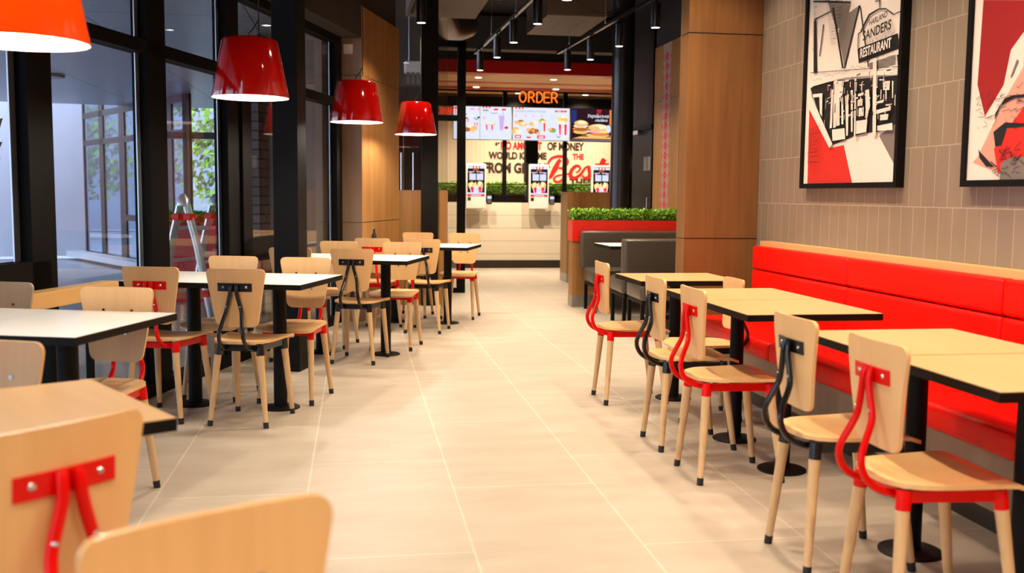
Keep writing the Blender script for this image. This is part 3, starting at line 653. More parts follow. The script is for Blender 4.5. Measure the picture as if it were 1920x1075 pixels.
# ================================================================== CEILING SERVICES
o = thing('air_duct', 'wide insulated duct above the order counter aisle, right of middle', 'duct', (2.62, 12.6, 3.35))
MB().box((-.36, -.75, 0), (.38, .75, .32), .01).build('duct_body', m_duct, o)
b = MB()
for k in (-.12, .14): b.box((k, -.755, -.003), (k+.006, .755, 0))
b.build('seam', m_skirt, o)
o = thing('air_duct', 'broad flat duct above the lobby end of the room', 'duct', (1.02, 11.2, 3.33))
MB().box((-.42, -.3, 0), (.42, 1.0, .25), .01).box((-.50, -1.4, .06), (.34, -.34, .32), .01).build('duct_body', m_duct, o)
MB().box((-.45, -.33, -.01), (.55, -.29, .02)).build('flange', m_foil, o)
o = thing('flexible_duct', 'crinkled foil duct hanging beside the flat duct', 'duct', (1.42, 13.35, 3.42))
MB().tube(curvepts([(-.40, -.95, .1), (-.3, -.5, .0), (-.15, .1, -.02), (.1, .6, .1), (.15, .95, .2)], 8), .15, 20).build('hose', m_foil, o, True)
o = thing('flexible_duct', 'foil duct above the aisle near the top edge', 'duct', (2.05, 9.4, 3.62))
MB().tube(curvepts([(-.2, -1.6, .1), (0, -.6, 0), (.1, .5, 0), (.5, 1.2, .1), (1.3, 1.5, .12)], 8), .13, 20).build('hose', m_foil, o, True)
o = thing('cable', 'thin cable looping below the right hand duct', 'cable', (2.3, 11.2, 3.5))
MB().tube(curvepts([(-.1, 0, .1), (.2, .1, -.08), (.45, .1, -.2), (.7, .1, -.15), (.62, .1, .05)], 6), .006, 6).build('wire', m_rubber, o, True)
o = thing('ceiling_beam', 'deep dark beam across the ceiling', 'beam', (1.5, 15.6, 3.45)); MB().box((-3, -.15, 0), (3, .15, .5)).build('beam', mat('steel_beam', (.03, .024, .018), .6), o)
# ================================================================== BOOTHS
def booth(name, label, loc, seats, wdt=1.22):
    t = thing(name, label, 'bench', loc, 0, 'grey booth benches')
    if len(seats) > 1: MB().box((0, -.075, .43), (wdt, .075, .825), .035, 4).build('backrest', m_greyleather, t, True)
    else: MB().box((0, -.06, .43), (wdt, .05, .842), .035, 4).build('backrest', m_greyleather, t, True)
    for s in seats:
        y0, y1 = (s*.06, s*.56)
        MB().box((.02, y0, .30), (wdt, y1, .455), .045, 4).build('seat_cushion', m_greyleather, t, True)
        MB().box((.04, y0, .27), (wdt, y1-.03*s, .30)).build('seat_frame', m_black, t)
        for x in (.05, wdt-.05):
            for y in (y0+.03*s, y1-.05*s): MB().box((x-.016, y-.016, 0), (x+.016, y+.016, .27)).build('leg', m_black, t)
    return t
booth('booth_bench', 'far grey booth bench with its back against the hedge planter', (2.40, 10.545, 0), (-1,))
booth('booth_bench', 'nearer grey double booth bench, its back towards the beech tables', (2.435, 8.93, 0), (-1, 1), 1.17)
bt2 = thing('booth_table', 'white topped booth table between the two grey benches', 'table', (2.42, 9.32, 0))
b = MB(); b.mi = 1; b.box((0, 0, .705), (1.15, .66, .735)); b.mi = 0; b.box((.002, .002, .735), (1.148, .658, .737)); b.build('table_top', [m_white_top, m_black], bt2)
MB().cyl((.6, .33, .012), (.6, .33, .705), .035).build('pole', m_black, bt2, True)
MB().lathe([(0, 0), (.19, 0), (.19, .006), (.04, .014), (0, .014)], (.6, .33, 0), 32).build('base_plate', m_black, bt2, True)
pl = thing('hedge_planter', 'long red planter with a bright green hedge on top of an oak partition', 'planter', (2.335, 10.62, 0))
MB().box((0, 0, .125), (1.24, .20, .725)).build('partition', m_walnut2, pl)
MB().box((-.002, -.004, 0), (1.24, .204, .125)).build('kickplate', m_kick, pl)
b = MB(); b.box((-.01, -.02, .725), (1.24, .22, .95), .004); b.build('planter_box', m_redbox, pl)
hedge(pl, -.015, 1.24, -.015, .215, .95, 1.065, 3600, .015, 5)
cb = thing('waste_cabinet', 'tall oak cabinet with a steel plinth at the end of the kiosk wall', 'cabinet', (2.905, 13.6, 0))
MB().box((0, .0, .125), (.095, .45, 1.266)).build('side_panel', m_walnut2, cb)
MB().box((.10, -.012, .125), (.60, .0, 1.262)).build('door', m_walnut, cb)
MB().box((.098, 0, .125), (.60, .45, 1.266)).build('body', m_walnut, cb)
MB().box((0, -.004, 0), (.60, .45, .125)).build('kickplate', m_kick, cb)
MB().box((.075, -.018, 1.055), (.098, -.0, 1.085), .004).build('lock', m_chrome, cb)
# ================================================================== KIOSKS
m_scrdark = emis('screen_dark', (.025, .008, .014), 1); m_scrwhite = emis('screen_white', (.84, .88, 1), .80); m_scrred = emis('screen_red', (.85, .02, .03), 1)
m_scrblue = emis('screen_pale_blue', (.62, .66, .85), 1); m_scrgold = emis('screen_gold', (.80, .46, .16), 1); m_scrcream = emis('screen_cream', (.92, .80, .50), 1)
m_scrpink = emis('screen_pink', (.90, .35, .45), 1); m_scrlilac = emis('screen_lilac', (.55, .38, .70), 1); m_scrgrn = emis('screen_green', (.20, .42, .08), 1); m_scrbrown = emis('screen_brown', (.36, .13, .03), 1)
m_scrgrey = emis('screen_grey', (.28, .29, .34), 1); m_scrnavy = emis('screen_navy', (.02, .03, .16), 1); m_scroran = emis('screen_orange', (.95, .22, .04), 1); m_scryel = emis('screen_yellow', (.95, .68, .10), 1)
SC = [m_scrdark, m_scrwhite, m_scrred, m_scrblue, m_scrgold, m_scrcream, m_scrpink, m_scrlilac, m_scrgrn, m_scrbrown, m_scrgrey, m_scrnavy, m_scroran, m_scryel]
DK, WH, RD, BL, GO, CRM, PK, LI, GN, BR, GY, NV, OR, YE = range(14)
class Flat:
    """flat artwork on the plane y = y0, facing -y; each new layer lies a hair in front of the last"""
    def __init__(s, y0, step=.0006): s.b = MB(); s.y = y0; s.st = step
    def rect(s, x0, z0, x1, z1, c): return s.pol([(x0, z0), (x1, z0), (x1, z1), (x0, z1)], c)
    def pol(s, p, c):
        s.y -= s.st*.1; s.b.poly([(x, s.y, z) for x, z in p], c); return s
    def ell(s, x, z, rx, rz, c, n=18, a0=0, a1=2*PI): return s.pol([(x+rx*math.cos(a0+(a1-a0)*i/n), z+rz*math.sin(a0+(a1-a0)*i/n)) for i in range(n+(a1-a0 < 6))], c)
    def blob(s, x, z, rx, rz, c, seed, n=16, j=.22):
        r = random.Random(seed); return s.pol([(x+rx*(1+r.uniform(-j, j))*math.cos(2*PI*i/n), z+rz*(1+r.uniform(-j, j))*math.sin(2*PI*i/n)) for i in range(n)], c)
    def bars(s, x, z, w, h, n, c, gap=.5, seed=0):
        r = random.Random(seed)
        for i in range(n): s.rect(x, z-i*h*(1+gap)-h, x+w*r.uniform(.6, 1), z-i*h*(1+gap), c)
        return s
    def build(s, name, parent): return s.b.build(name, SC, parent)
def bucket(F, x, z, w, h, seed):
    F.pol([(x-w*.5, z), (x+w*.5, z), (x+w*.38, z-h), (x-w*.38, z-h)], WH)
    for k in (-.42, .16): F.pol([(x+w*k, z), (x+w*(k+.24), z), (x+w*(k+.22), z-h), (x+w*(k+.10 if k < 0 else k+.04), z-h)], RD)
def kiosk():
    t = thing('order_kiosk', None, 'kiosk')
    MB().box((-.165, -.06, 0), (.165, .02, .735), .018, 3).build('housing', m_white, t, True)
    MB().box((-.10, .02, .1), (.10, .12, .6)).build('wall_bracket', m_white, t)
    F = Flat(-.0605); F.rect(-.142, .205, .142, .70, DK); F.rect(-.140, .655, .140, .695, WH)
    for x in (-.052, -.002, .048): F.rect(x, .655, x+.018, .695, RD)
    F.rect(-.125, .595, -.03, .607, BL); F.rect(0, .595, .12, .607, BL); F.rect(-.115, .577, -.07, .590, PK); F.rect(.07, .577, .12, .590, PK)
    F.rect(-.11, .468, -.005, .572, BL); F.rect(.01, .468, .117, .572, BL)
    r = random.Random(2)
    for i in range(13):
        x = -.115+.017*i; F.pol([(x, .34), (x+.016, .338), (x+.016+r.uniform(-.02, .03), .425+r.uniform(-.03, .025)), (x+r.uniform(-.02, .01), .43+r.uniform(-.03, .025))], CRM if i % 3 else YE)
    for i in range(6): F.blob(-.08+.034*i, .37+r.uniform(-.01, .022), .026, .014, GO if i % 2 else CRM, i, 12)
    bucket(F, 0, .357, .225, .092, 1); F.ell(.0, .31, .04, .03, BL)
    F.rect(-.01, .292, .11, .30, PK)
    F.rect(-.14, .238, .14, .266, BL); F.rect(-.14, .205, .14, .236, RD); F.rect(-.085, .213, .085, .227, WH)
    sc = F.build('screen', t)
    text('logo', 'KFC', (-.05, -.0616, .618), (1, 0, 0), (0, 0, 1), .10, .026, m_scroran, sc, bold=.02, shear=.3)
    MB().box((-.138, -.064, .135), (-.085, -.06, .19)).build('scanner', m_chrome, t)
    MB().box((-.122, -.066, .15), (-.10, -.0641, .172)).build('scanner_lens', m_scrdark, t)
    b = MB(); b.box((.165, -.03, .14), (.195, -.01, .17)).box((.175, -.07, .075), (.262, -.03, .225), .012, 3); cr = b.build('card_reader', m_rubber, t, True)
    F = Flat(-.0706); F.rect(.185, .165, .252, .208, BL)
    for i in range(3):
        for j in range(4): F.rect(.190+.021*i, .143-.014*j, .203+.021*i, .150-.014*j, [GY, GY, GY, (RD, YE, GN)[i]][j])
    F.build('keypad', cr)
    return t
k0 = kiosk()
for i, (x, lb) in enumerate(((1.94, 'order kiosk at the left end of the white panelled wall'), (2.985, 'middle order kiosk, before the wide black column'), (4.04, 'right order kiosk, its lower part behind the oak cabinet'))):
    k = k0 if i == 0 else copy_tree(k0)
    k.location = (x, 16.28, .985); k['label'] = lb; k['group'] = 'order kiosks'
# hedge behind the low wall
for i, (x0, x1) in enumerate(((1.3, 2.83), (3.07, 5.2))):
    h = thing('counter_planter', ['black trough with a green hedge behind the low wall, left of the wide column', 'black trough with a green hedge behind the low wall, right of the wide column'][i], 'planter', (x0, 16.60, 0), 0, 'hedge troughs behind the kiosk wall')
    MB().box((0, 0, .6), (x1-x0, .13, 1.20)).build('trough', m_black, h)
    hedge(h, 0, x1-x0, -.01, .14, 1.20, 1.42, int(1700*(x1-x0)), .018, 8+i)
# ================================================================== MENU SCREENS
def screen(i, x0, label):
    t = thing('menu_screen', label, 'screen', (x0*.8253, 16.29, 2.106), 0, 'menu screens over the counter'); t.scale = (.8253,)*3
    MB().box((0, 0, 0), (1.165, .06, .665)).build('bezel', m_rubber, t)
    MB().box((.05, .06, .28), (1.12, .15, .36)).build('mounting_bar', m_black, t)
    return t
s1 = screen(0, 1.90, 'left menu screen, drinks and chicken wraps on white'); s2 = screen(1, 3.08, 'middle menu screen, fried chicken pieces and buckets on white'); s3 = screen(2, 4.26, 'right menu screen, burgers on a dark background')
F = Flat(-.001); F.rect(.008, .012, .528, .653, WH); F.rect(.535, .012, 1.157, .653, WH)
for x, w in ((.33, .09), (.47, .055), (.80, .085), (.96, .08)): F.pol([(x, .585), (x+w, .585), (x+w+.012, .62), (x+.012, .62)], PK if x < .5 else RD)
for x in (.585, .645, .705): F.rect(x, .62, x+.03, .653, RD)
F.rect(.59, .565, .70, .595, GY); F.bars(.59, .535, .09, .008, 2, BL); F.bars(.74, .535, .15, .014, 1, GY); F.rect(.585, .44, .645, .46, PK); F.rect(.585, .41, .64, .43, PK)
for x, z, c in ((.24, .50, GY), (.20, .55, GY), (.36, .47, CRM), (.43, .42, GY), (.50, .44, DK), (.47, .40, GY), (.26, .42, DK)): F.blob(x, z, .03, .016, c, int(x*100), 10, .4)
for x, z in ((.27, .38), (.45, .31)): bucket(F, x, z+.03, .085, .07, 1)
for x, z, c in ((.23, .23, GO), (.33, .23, CRM), (.41, .22, GO), (.38, .19, GO), (.27, .2, BR)): F.blob(x, z, .07, .052, c, int(x*50), 14)
F.pol([(.2, .13), (.5, .17), (.52, .19), (.2, .15)], BL)
# cup and milkshake
F.pol([(.63, .33), (.84, .33), (.80, .17), (.77, .15), (.70, .15), (.665, .17)], BL); F.ell(.735, .325, .105, .022, GO); F.ell(.735, .33, .085, .016, CRM)
for x in (.645, .755): F.pol([(x, .30), (x+.028, .30), (x+.036, .20), (x+.012, .20)], RD)
F.ell(.85, .245, .035, .055, BL); F.ell(.85, .245, .02, .035, WH)
F.pol([(.905, .50), (1.02, .50), (.995, .19), (.93, .19)], LI); F.ell(.962, .50, .058, .022, BL); F.ell(.962, .185, .045, .02, BL); F.rect(.985, .5, .993, .60, GY)
F.blob(1.06, .25, .04, .03, RD, 4); F.bars(.585, .09, .14, .008, 3, BL); F.bars(.80, .09, .09, .008, 2, BL); F.bars(.96, .09, .10, .008, 2, BL); F.bars(.05, .09, .35, .006, 2, BL)
q = F.build('display', s1); text('menu_heading', 'НАПОЇ', (.59, -.003, .566), (1, 0, 0), (0, 0, 1), .11, .03, m_scrgrey, s1, bold=.02)
F = Flat(-.001); F.rect(.008, .012, 1.157, .653, WH)
for x in (.06, .125, .19): F.rect(x, .62, x+.03, .653, RD)
F.pol([(.85, .575), (1.02, .575), (1.03, .61), (.865, .61)], RD); F.rect(.90, .585, .98, .60, WH); F.pol([(1.03, .575), (1.09, .575), (1.10, .61), (1.04, .61)], RD)
for x in (.05, .24, .40, .57): F.rect(x, .47, x+.045, .485, PK); F.rect(x, .495, x+.045, .51, PK); F.rect(x, .53, x+.09, .538, BL)
F.bars(.76, .53, .16, .010, 6, BL, .9, 3)
for x, z, rx, rz, c in ((.10, .36, .07, .035, GO), (.17, .385, .05, .025, BR), (.21, .33, .085, .05, GO), (.22, .335, .05, .03, CRM), (.40, .335, .07, .045, GO), (.46, .35, .05, .04, CRM), (.07, .22, .07, .05, GO), (.12, .19, .08, .035, CRM), (.02, .17, .05, .03, GO),
                        (.33, .21, .05, .045, GO), (.38, .17, .06, .04, BR), (.44, .21, .05, .04, GO), (.49, .19, .05, .05, BR), (.52, .15, .04, .03, GO), (.41, .23, .04, .03, OR)): F.blob(x, z, rx, rz, c, int(x*99+z*10), 16, .2)
for x, w, h, z in ((.60, .16, .17, .36), (1.02, .20, .21, .335)): bucket(F, x, z, w, h, 1)
for x, z, rx, rz, c in ((.60, .39, .085, .04, GO), (.60, .41, .05, .03, GN), (.62, .38, .04, .025, CRM), (1.00, .44, .09, .06, YE), (1.05, .42, .07, .06, GO), (1.03, .48, .05, .03, CRM), (1.0, .38, .08, .03, CRM), (.80, .22, .07, .045, BR), (.77, .23, .04, .03, GO), (.83, .20, .05, .03, GN), (.90, .12, .05, .02, BL)): F.blob(x, z, rx, rz, c, int(x*77+z*31), 16, .22)
F.rect(.53, .2, .60, .36, BL); F.rect(.05, .045, .175, .11, RD); F.rect(.07, .06, .155, .09, WH); F.rect(.50, .045, .66, .11, RD); F.rect(.53, .06, .63, .09, WH); F.ell(.33, .07, .05, .02, RD); F.ell(.33, .1, .05, .022, BL)
F.bars(.22, .10, .07, .008, 3, BL); F.bars(.70, .10, .09, .008, 3, BL); F.bars(.90, .10, .08, .008, 3, GY); F.pol([(1.0, .05), (1.13, .09), (1.13, .11), (1.0, .08)], CRM)
F.build('display', s2); text('menu_heading', 'СОКОВИТА КУРКА & ТВІСТЕРИ', (.05, -.003, .560), (1, 0, 0), (0, 0, 1), .62, .036, m_scrgrey, s2, bold=.01)
F = Flat(-.001); F.rect(.008, .012, 1.157, .653, DK); F.rect(.02, .38, .12, .63, NV); F.rect(.80, .34, .83, .64, OR); F.rect(.835, .34, .845, .64, YE)
F.pol([(.03, .06), (.95, .05), (.95, .13), (.30, .14)], BR); F.pol([(.05, .065), (.9, .06), (.9, .085), (.2, .10)], GO)
for x, z, rx, rz, c in ((.22, .20, .16, .05, GO), (.21, .25, .16, .045, OR), (.22, .245, .14, .035, BR), (.21, .31, .15, .035, CRM), (.23, .30, .12, .025, BL), (.22, .36, .14, .065, GO), (.23, .385, .10, .035, CRM),
                        (.55, .13, .24, .045, GO), (.60, .17, .20, .045, BR), (.60, .165, .15, .03, OR), (.55, .21, .22, .03, BL), (.50, .205, .12, .022, PK), (.70, .20, .07, .025, YE), (.58, .285, .23, .07, GO), (.60, .30, .17, .045, CRM), (.50, .27, .10, .04, GO), (.78, .26, .05, .08, BL), (1.0, .2, .12, .1, GO)): F.blob(x, z, rx, rz, c, int(x*61+z*37), 18, .10)
F.rect(.02, .03, .9, .038, GY); F.rect(.25, .02, .9, .026, GY)
for x in (.535, .57, .605): F.rect(x, .61, x+.025, .64, RD)
F.build('display', s3)
text('logo', 'KFC', (.53, -.004, .560), (1, 0, 0), (0, 0, 1), .10, .04, m_scrred, s3, bold=.02, shear=.3)
text('menu_heading', 'Українська', (.345, -.004, .465), (1, 0, 0), (0, 0, 1), .44, .085, m_scrwhite, s3, bold=.018, shear=.25)
text('menu_heading', 'лінійка', (.495, -.004, .405), (1, 0, 0), (0, 0, 1), .26, .055, m_scrwhite, s3, bold=.018, shear=.25)
# ================================================================== WALL LETTERING
m_txtk = mat('lettering_brown_black', (.035, .015, .008), .5); m_txtr = mat('lettering_red', (.70, .012, .012), .45)
ml = thing('wall_lettering', 'large painted quotation on the white boards beneath the menu screens', 'lettering', (2.6, 19.946, 1.4))
def wl(body, x0, z0, x1, z1, m_, bold=.05): text('word', body, (x0-2.6, 0, z0-1.4), (1, 0, 0), (0, 0, 1), x1-x0, z1-z0, m_, ml, bold=bold, depth=.001)
kk = 19.95/19.75
wl('“', 2.765, 2.195, 2.86, 2.27, m_txtk); wl('NO AMOUNT', 2.88, 2.115, 3.72, 2.285, m_txtr); wl('OF MONEY', 3.83, 2.115, 4.59, 2.285, m_txtk)
wl('WOULD KEEP ME', 2.635, 1.925, 3.82, 2.075, m_txtk); wl('FROM GIVING', 2.535, 1.645, 3.86, 1.86, m_txtk); wl('THE', 4.355, 1.935, 4.585, 2.06, m_txtr); wl('THERE IS', 4.30, 1.39, 5.10, 1.56, m_txtk)
def stroke(b, pts, wf, y):
    P = curvepts([(x, y, z) for x, z in pts], 6); n = len(P); prev = None
    for i, p in enumerate(P):
        d = (P[min(i+1, n-1)]-P[max(i-1, 0)]).normalized(); w = wf(i/(n-1)); e = Vector((-d.z, 0, d.x))*w
        cur = b.ring([p-e, p+e])
        if prev: b.face([prev[0], cur[0], cur[1], prev[1]])
        prev = cur
b = MB(); wz = lambda px, pz: ((3.70+px*.000770), (2.098-pz*.000735))      # letter drawn in its own grid
def st(pts, w0, w1=None, wm=None):
    w1 = w0 if w1 is None else w1; wm = (w0+w1)/2 if wm is None else wm
    stroke(b, [(wz(*p)[0]-2.6, wz(*p)[1]-1.4) for p in pts], lambda t: (w0*(1-t)*(1-2*t) if t < .5 else w1*t*(2*t-1)) + wm*4*t*(1-t) if False else (w0+(wm-w0)*2*t if t < .5 else wm+(w1-wm)*(2*t-1)), st.y); st.y -= .0004
st.y = -.002
st([(240, 450), (200, 380), (215, 290), (290, 190), (420, 140), (540, 135), (650, 170), (715, 240), (715, 330), (650, 400), (560, 445), (480, 450)], .018, .012, .034)
st([(530, 220), (470, 290), (420, 400), (340, 560), (270, 690), (200, 725)], .035, .022, .055)
st([(480, 450), (570, 470), (625, 560), (625, 680), (560, 790), (450, 840), (370, 800), (365, 730), (440, 670), (560, 640), (700, 625), (800, 570)], .018, .012, .024)
st([(940, 570), (1010, 540), (1060, 460), (1020, 395), (950, 390), (870, 450), (810, 560), (800, 660), (850, 715), (930, 720), (1040, 650), (1110, 570), (1200, 440), (1300, 390)], .014, .02, .040)
st([(1300, 390), (1300, 500), (1330, 600), (1290, 700), (1180, 710), (1110, 640)], .03, .012, .045)
st([(1330, 640), (1430, 580), (1540, 440), (1640, 320), (1720, 190)], .012, .050, .02)
st([(1700, 200), (1620, 370), (1560, 520), (1560, 660), (1640, 710), (1750, 650)], .052, .014, .046)
st([(1460, 335), (1600, 335), (1840, 322)], .012, .015, .018)
b.build('script_word', m_txtr, ml)
# ================================================================== NEON SIGN
ns = thing('neon_sign', 'orange neon sign reading ORDER hanging above the kiosks', 'sign', (2.64, 16.18, 2.722))
m_neon = emis('neon_orange', (1, .085, .008), 3.4)
def npath(b, pts, x): b.tube([(x+p[0]*.105, 0, p[1]*.165) for p in pts], .0085, 8)
def arc(cx, cy, rx, ry, a0, a1, n=14): return [(cx+rx*math.cos(math.radians(a0+(a1-a0)*i/n)), cy+ry*math.sin(math.radians(a0+(a1-a0)*i/n))) for i in range(n+1)]
b = MB()
npath(b, arc(.5, .5, .5, .5, 0, 360, 28), 0)
for x in (.15, .53):
    npath(b, [(0, 0), (0, 1)], x); npath(b, [(0, 1), (.4, 1)]+arc(.4, .74, .42, .26, 90, -90, 10)+[(0, .48)], x); npath(b, [(.45, .48), (.9, 0)], x)
    if x == .15: pass
npath(b, [(0, 0), (0, 1)]+arc(.25, .5, .65, .5, 90, -90, 14)+[(0, 0)], .285)
npath(b, [(.9, 1), (0, 1), (0, 0), (.9, 0)], .405); npath(b, [(0, .5), (.8, .5)], .405)
b.build('neon_tube', m_neon, ns, True)
MB().cyl((.1, .014, .17), (.1, .014, 1.27), .002, n=6).cyl((.5, .014, .17), (.5, .014, 1.27), .002, n=6).box((-.02, .012, -.02), (.65, .016, .19)).build('backing', m_glass2, ns)
# downlights in the slats and light over the counter
dl = None
for i, (x, y) in enumerate(((2.068, 17.05), (3.372, 17.06), (2.214, 18.57), (3.72, 18.6), (4.497, 19.5), (3.15, 19.5), (4.9, 17.1), (5.0, 18.6))):
    if dl is None:
        dl = thing('downlight', None, 'lamp'); MB().lathe([(.06, -.006), (.075, -.006), (.08, 0), (.06, 0)], n=24).build('bezel', m_white, dl, True); MB().lathe([(0, -.003), (.058, -.003), (.058, 0), (0, 0)], n=24).build('lens', m_lens, dl); o = dl
    else: o = copy_tree(dl)
    o.location = (x, y, 3.198)
    o['label'] = ['round downlight in the front slats on the left', 'round downlight in the front slats right of the neon sign', 'small round downlight in the second row on the left', 'round downlight just above the neon sign', 'round downlight over the burger screen', 'round downlight left of the neon sign, low by the black beam', 'downlight hidden by the round black column, front row', 'downlight beyond the round black column, second row'][i]; o['group'] = 'downlights in the slatted ceiling'
    spot('downlight_light', (x, y, 3.17), LAMP_W*1.2, size=math.radians(140))
for x in (2.2, 3.5, 4.8): spot('mural_washer', (x, 18.3, 3.14), LAMP_W*.6, size=math.radians(120), direc=(0, .45, -1))
for x in (1.6, 2.5, 3.4): spot('kiosk_washer', (x, 15.2, 2.95), LAMP_W*2.2, size=math.radians(125), direc=(0, .35, -1))
spot('lobby_light', (.3, 12.2, 3.3), LAMP_W*.35)
# ================================================================== PICTURES
PIC_A = {'canvas':[(5.647,2.381),(5.646,1.302),(4.64,1.299),(4.631,2.192)],'red':[[(5.651,1.768),(5.362,1.505),(5.207,1.514),(5.094,1.3),(5.641,1.302)]],'grey':[[(4.831,1.543),(4.645,1.608),(4.643,1.376)],[(5.465,2.342),(5.186,2.285),(5.22,2.19),(5.344,2.159)],[(5.287,2.217),(5.09,2.25),(5.229,1.937),(5.32,2.135)],[(4.965,1.929),(4.7,1.938),(4.699,1.887),(4.952,1.896)]],'black':[[(5.642,1.867),(5.558,1.885),(5.348,1.879),(4.639,1.831),(4.633,1.598),(4.838,1.564),(4.944,1.566),(5.084,1.557),(5.336,1.52),(5.52,1.713)],[(5.092,2.022),(4.688,2.041),(4.671,1.963),(5.071,1.942)],[(4.688,1.936),(4.634,1.933),(4.635,1.828),(4.662,1.831)],[(5.646,2.376),(5.442,2.34),(5.186,2.287),(5.186,2.281),(5.646,2.368)],[(5.4,2.291),(5.381,2.288),(5.238,1.936),(5.255,1.938)],[(5.093,2.25),(5.082,2.248),(5.221,1.934),(5.234,1.936)],[(5.084,2.247),(5.074,2.245),(4.959,1.909),(4.969,1.911)],[(5.623,2.266),(5.408,2.279),(5.403,2.273),(5.617,2.259)],[(5.622,2.257),(5.593,2.258),(5.558,1.95),(5.602,1.952)],[(5.501,2.216),(5.49,2.214),(5.527,2.038),(5.537,2.039)],[(4.878,2.238),(4.868,2.236),(4.869,2.198),(4.876,2.2)],[(4.919,2.241),(4.866,2.236),(4.866,2.232),(4.917,2.235)],[(5.035,2.135),(4.976,2.184),(4.882,2.196),(4.807,2.185),(4.735,2.147),(4.727,2.136),(4.806,2.178),(4.877,2.188),(4.964,2.175),(5.02,2.128)],[(5.059,2.109),(5.031,2.134),(5.02,2.13),(5.048,2.105)],[(5.084,2.1),(5.039,2.111),(5.036,2.106),(5.074,2.095),(5.074,2.023),(5.082,2.023)],[(4.731,2.141),(4.636,2.146),(4.634,2.14),(4.731,2.137)],[(5.637,1.96),(4.639,1.875),(4.639,1.872),(5.637,1.956)]],'white':[[(5.637,1.899),(5.35,1.905),(5.091,1.893),(4.638,1.86),(4.636,1.834),(4.93,1.862),(5.216,1.883),(5.63,1.874)],[(5.634,1.866),(5.6,1.808),(5.323,1.525),(5.358,1.504),(5.64,1.75)],[(5.334,1.875),(5.215,1.866),(5.226,1.793),(5.289,1.758),(5.29,1.617),(5.321,1.614)],[(5.357,1.832),(5.335,1.83),(5.335,1.617),(5.362,1.614)],[(5.589,1.828),(5.467,1.822),(5.461,1.687),(5.491,1.711),(5.503,1.804),(5.58,1.808)],[(5.332,1.606),(5.185,1.605),(5.171,1.545),(5.32,1.542)],[(5.058,1.635),(4.938,1.635),(4.944,1.569),(5.056,1.565)],[(4.906,1.944),(4.868,1.939),(4.843,1.547),(4.877,1.545)],[(4.832,1.594),(4.686,1.6),(4.683,1.564),(4.829,1.569)],[(4.794,1.813),(4.725,1.811),(4.727,1.766),(4.787,1.772)],[(4.765,1.77),(4.754,1.769),(4.749,1.715),(4.76,1.716)],[(5.29,1.768),(5.25,1.77),(5.238,1.624),(5.278,1.622)],[(5.229,1.773),(5.208,1.776),(5.195,1.627),(5.217,1.628)],[(5.186,1.779),(5.145,1.786),(5.137,1.562),(5.156,1.561)],[(5.125,1.804),(5.101,1.803),(5.086,1.579),(5.103,1.58)],[(5.085,1.86),(5.068,1.86),(5.051,1.547),(5.067,1.543)],[(5.041,1.776),(4.982,1.78),(4.984,1.765),(5.04,1.764)],[(5.039,1.746),(4.989,1.747),(4.986,1.711),(5.036,1.711)],[(5.027,1.7),(4.971,1.7),(4.971,1.656),(5.023,1.655)],[(4.963,1.788),(4.924,1.79),(4.905,1.704),(4.941,1.619)],[(4.842,1.718),(4.777,1.722),(4.776,1.708),(4.841,1.708)],[(4.838,1.675),(4.697,1.682),(4.699,1.663),(4.837,1.655)],[(4.799,1.648),(4.717,1.646),(4.723,1.618),(4.796,1.619)],[(4.748,1.696),(4.685,1.695),(4.693,1.688),(4.747,1.689)],[(4.695,1.807),(4.682,1.806),(4.679,1.722),(4.688,1.723)],[(4.662,1.735),(4.645,1.738),(4.649,1.683),(4.661,1.684)]]}
PIC_B = {'canvas':[(4.008,2.076),(4.025,1.299),(3.509,1.293),(3.526,1.986)],'darkred':[[(4.008,2.076),(3.526,1.986),(3.522,1.928),(3.732,1.897),(3.806,1.837),(3.84,1.699),(3.956,1.577),(4.02,1.718)]],'pink':[[(3.627,1.786),(3.72,1.757),(3.823,1.643),(3.889,1.547),(3.994,1.404),(4.024,1.383),(3.859,1.339),(3.689,1.397),(3.525,1.486)]],'red':[[(3.88,1.436),(3.833,1.477),(3.799,1.51),(3.706,1.595),(3.538,1.631),(3.528,1.392),(3.689,1.397),(3.845,1.328)]],'black':[[(3.888,1.507),(3.814,1.542),(3.701,1.53),(3.54,1.53),(3.539,1.519),(3.7,1.517),(3.8,1.518),(3.831,1.449),(3.87,1.445)],[(3.986,1.44),(3.969,1.424),(3.871,1.36),(3.924,1.362),(3.973,1.4)],[(3.823,1.643),(3.763,1.649),(3.659,1.644),(3.658,1.634),(3.762,1.637),(3.845,1.614),(3.883,1.554),(3.88,1.586)]],'grey':[[(3.827,1.377),(3.766,1.396),(3.528,1.395),(3.52,1.301),(3.831,1.305)],[(3.761,1.793),(3.749,1.787),(3.788,1.724),(3.796,1.726)]]}
PIC_B['darkred'].append([(3.70, 2.62), (3.03, 2.62), (3.03, 1.95), (3.30, 2.15), (3.50, 2.32), (3.70, 2.45)])
PIC_B['pink'].append([(3.72, 2.05), (3.45, 2.18), (3.22, 1.95), (3.20, 1.60), (3.40, 1.42), (3.72, 1.45)])
PIC_B['red'].append([(3.72, 1.42), (3.10, 1.50), (3.03, 1.30), (3.72, 1.30)])
PIC_B['black'].append([(3.62, 1.80), (3.40, 1.84), (3.28, 1.78), (3.40, 1.80), (3.60, 1.77)])
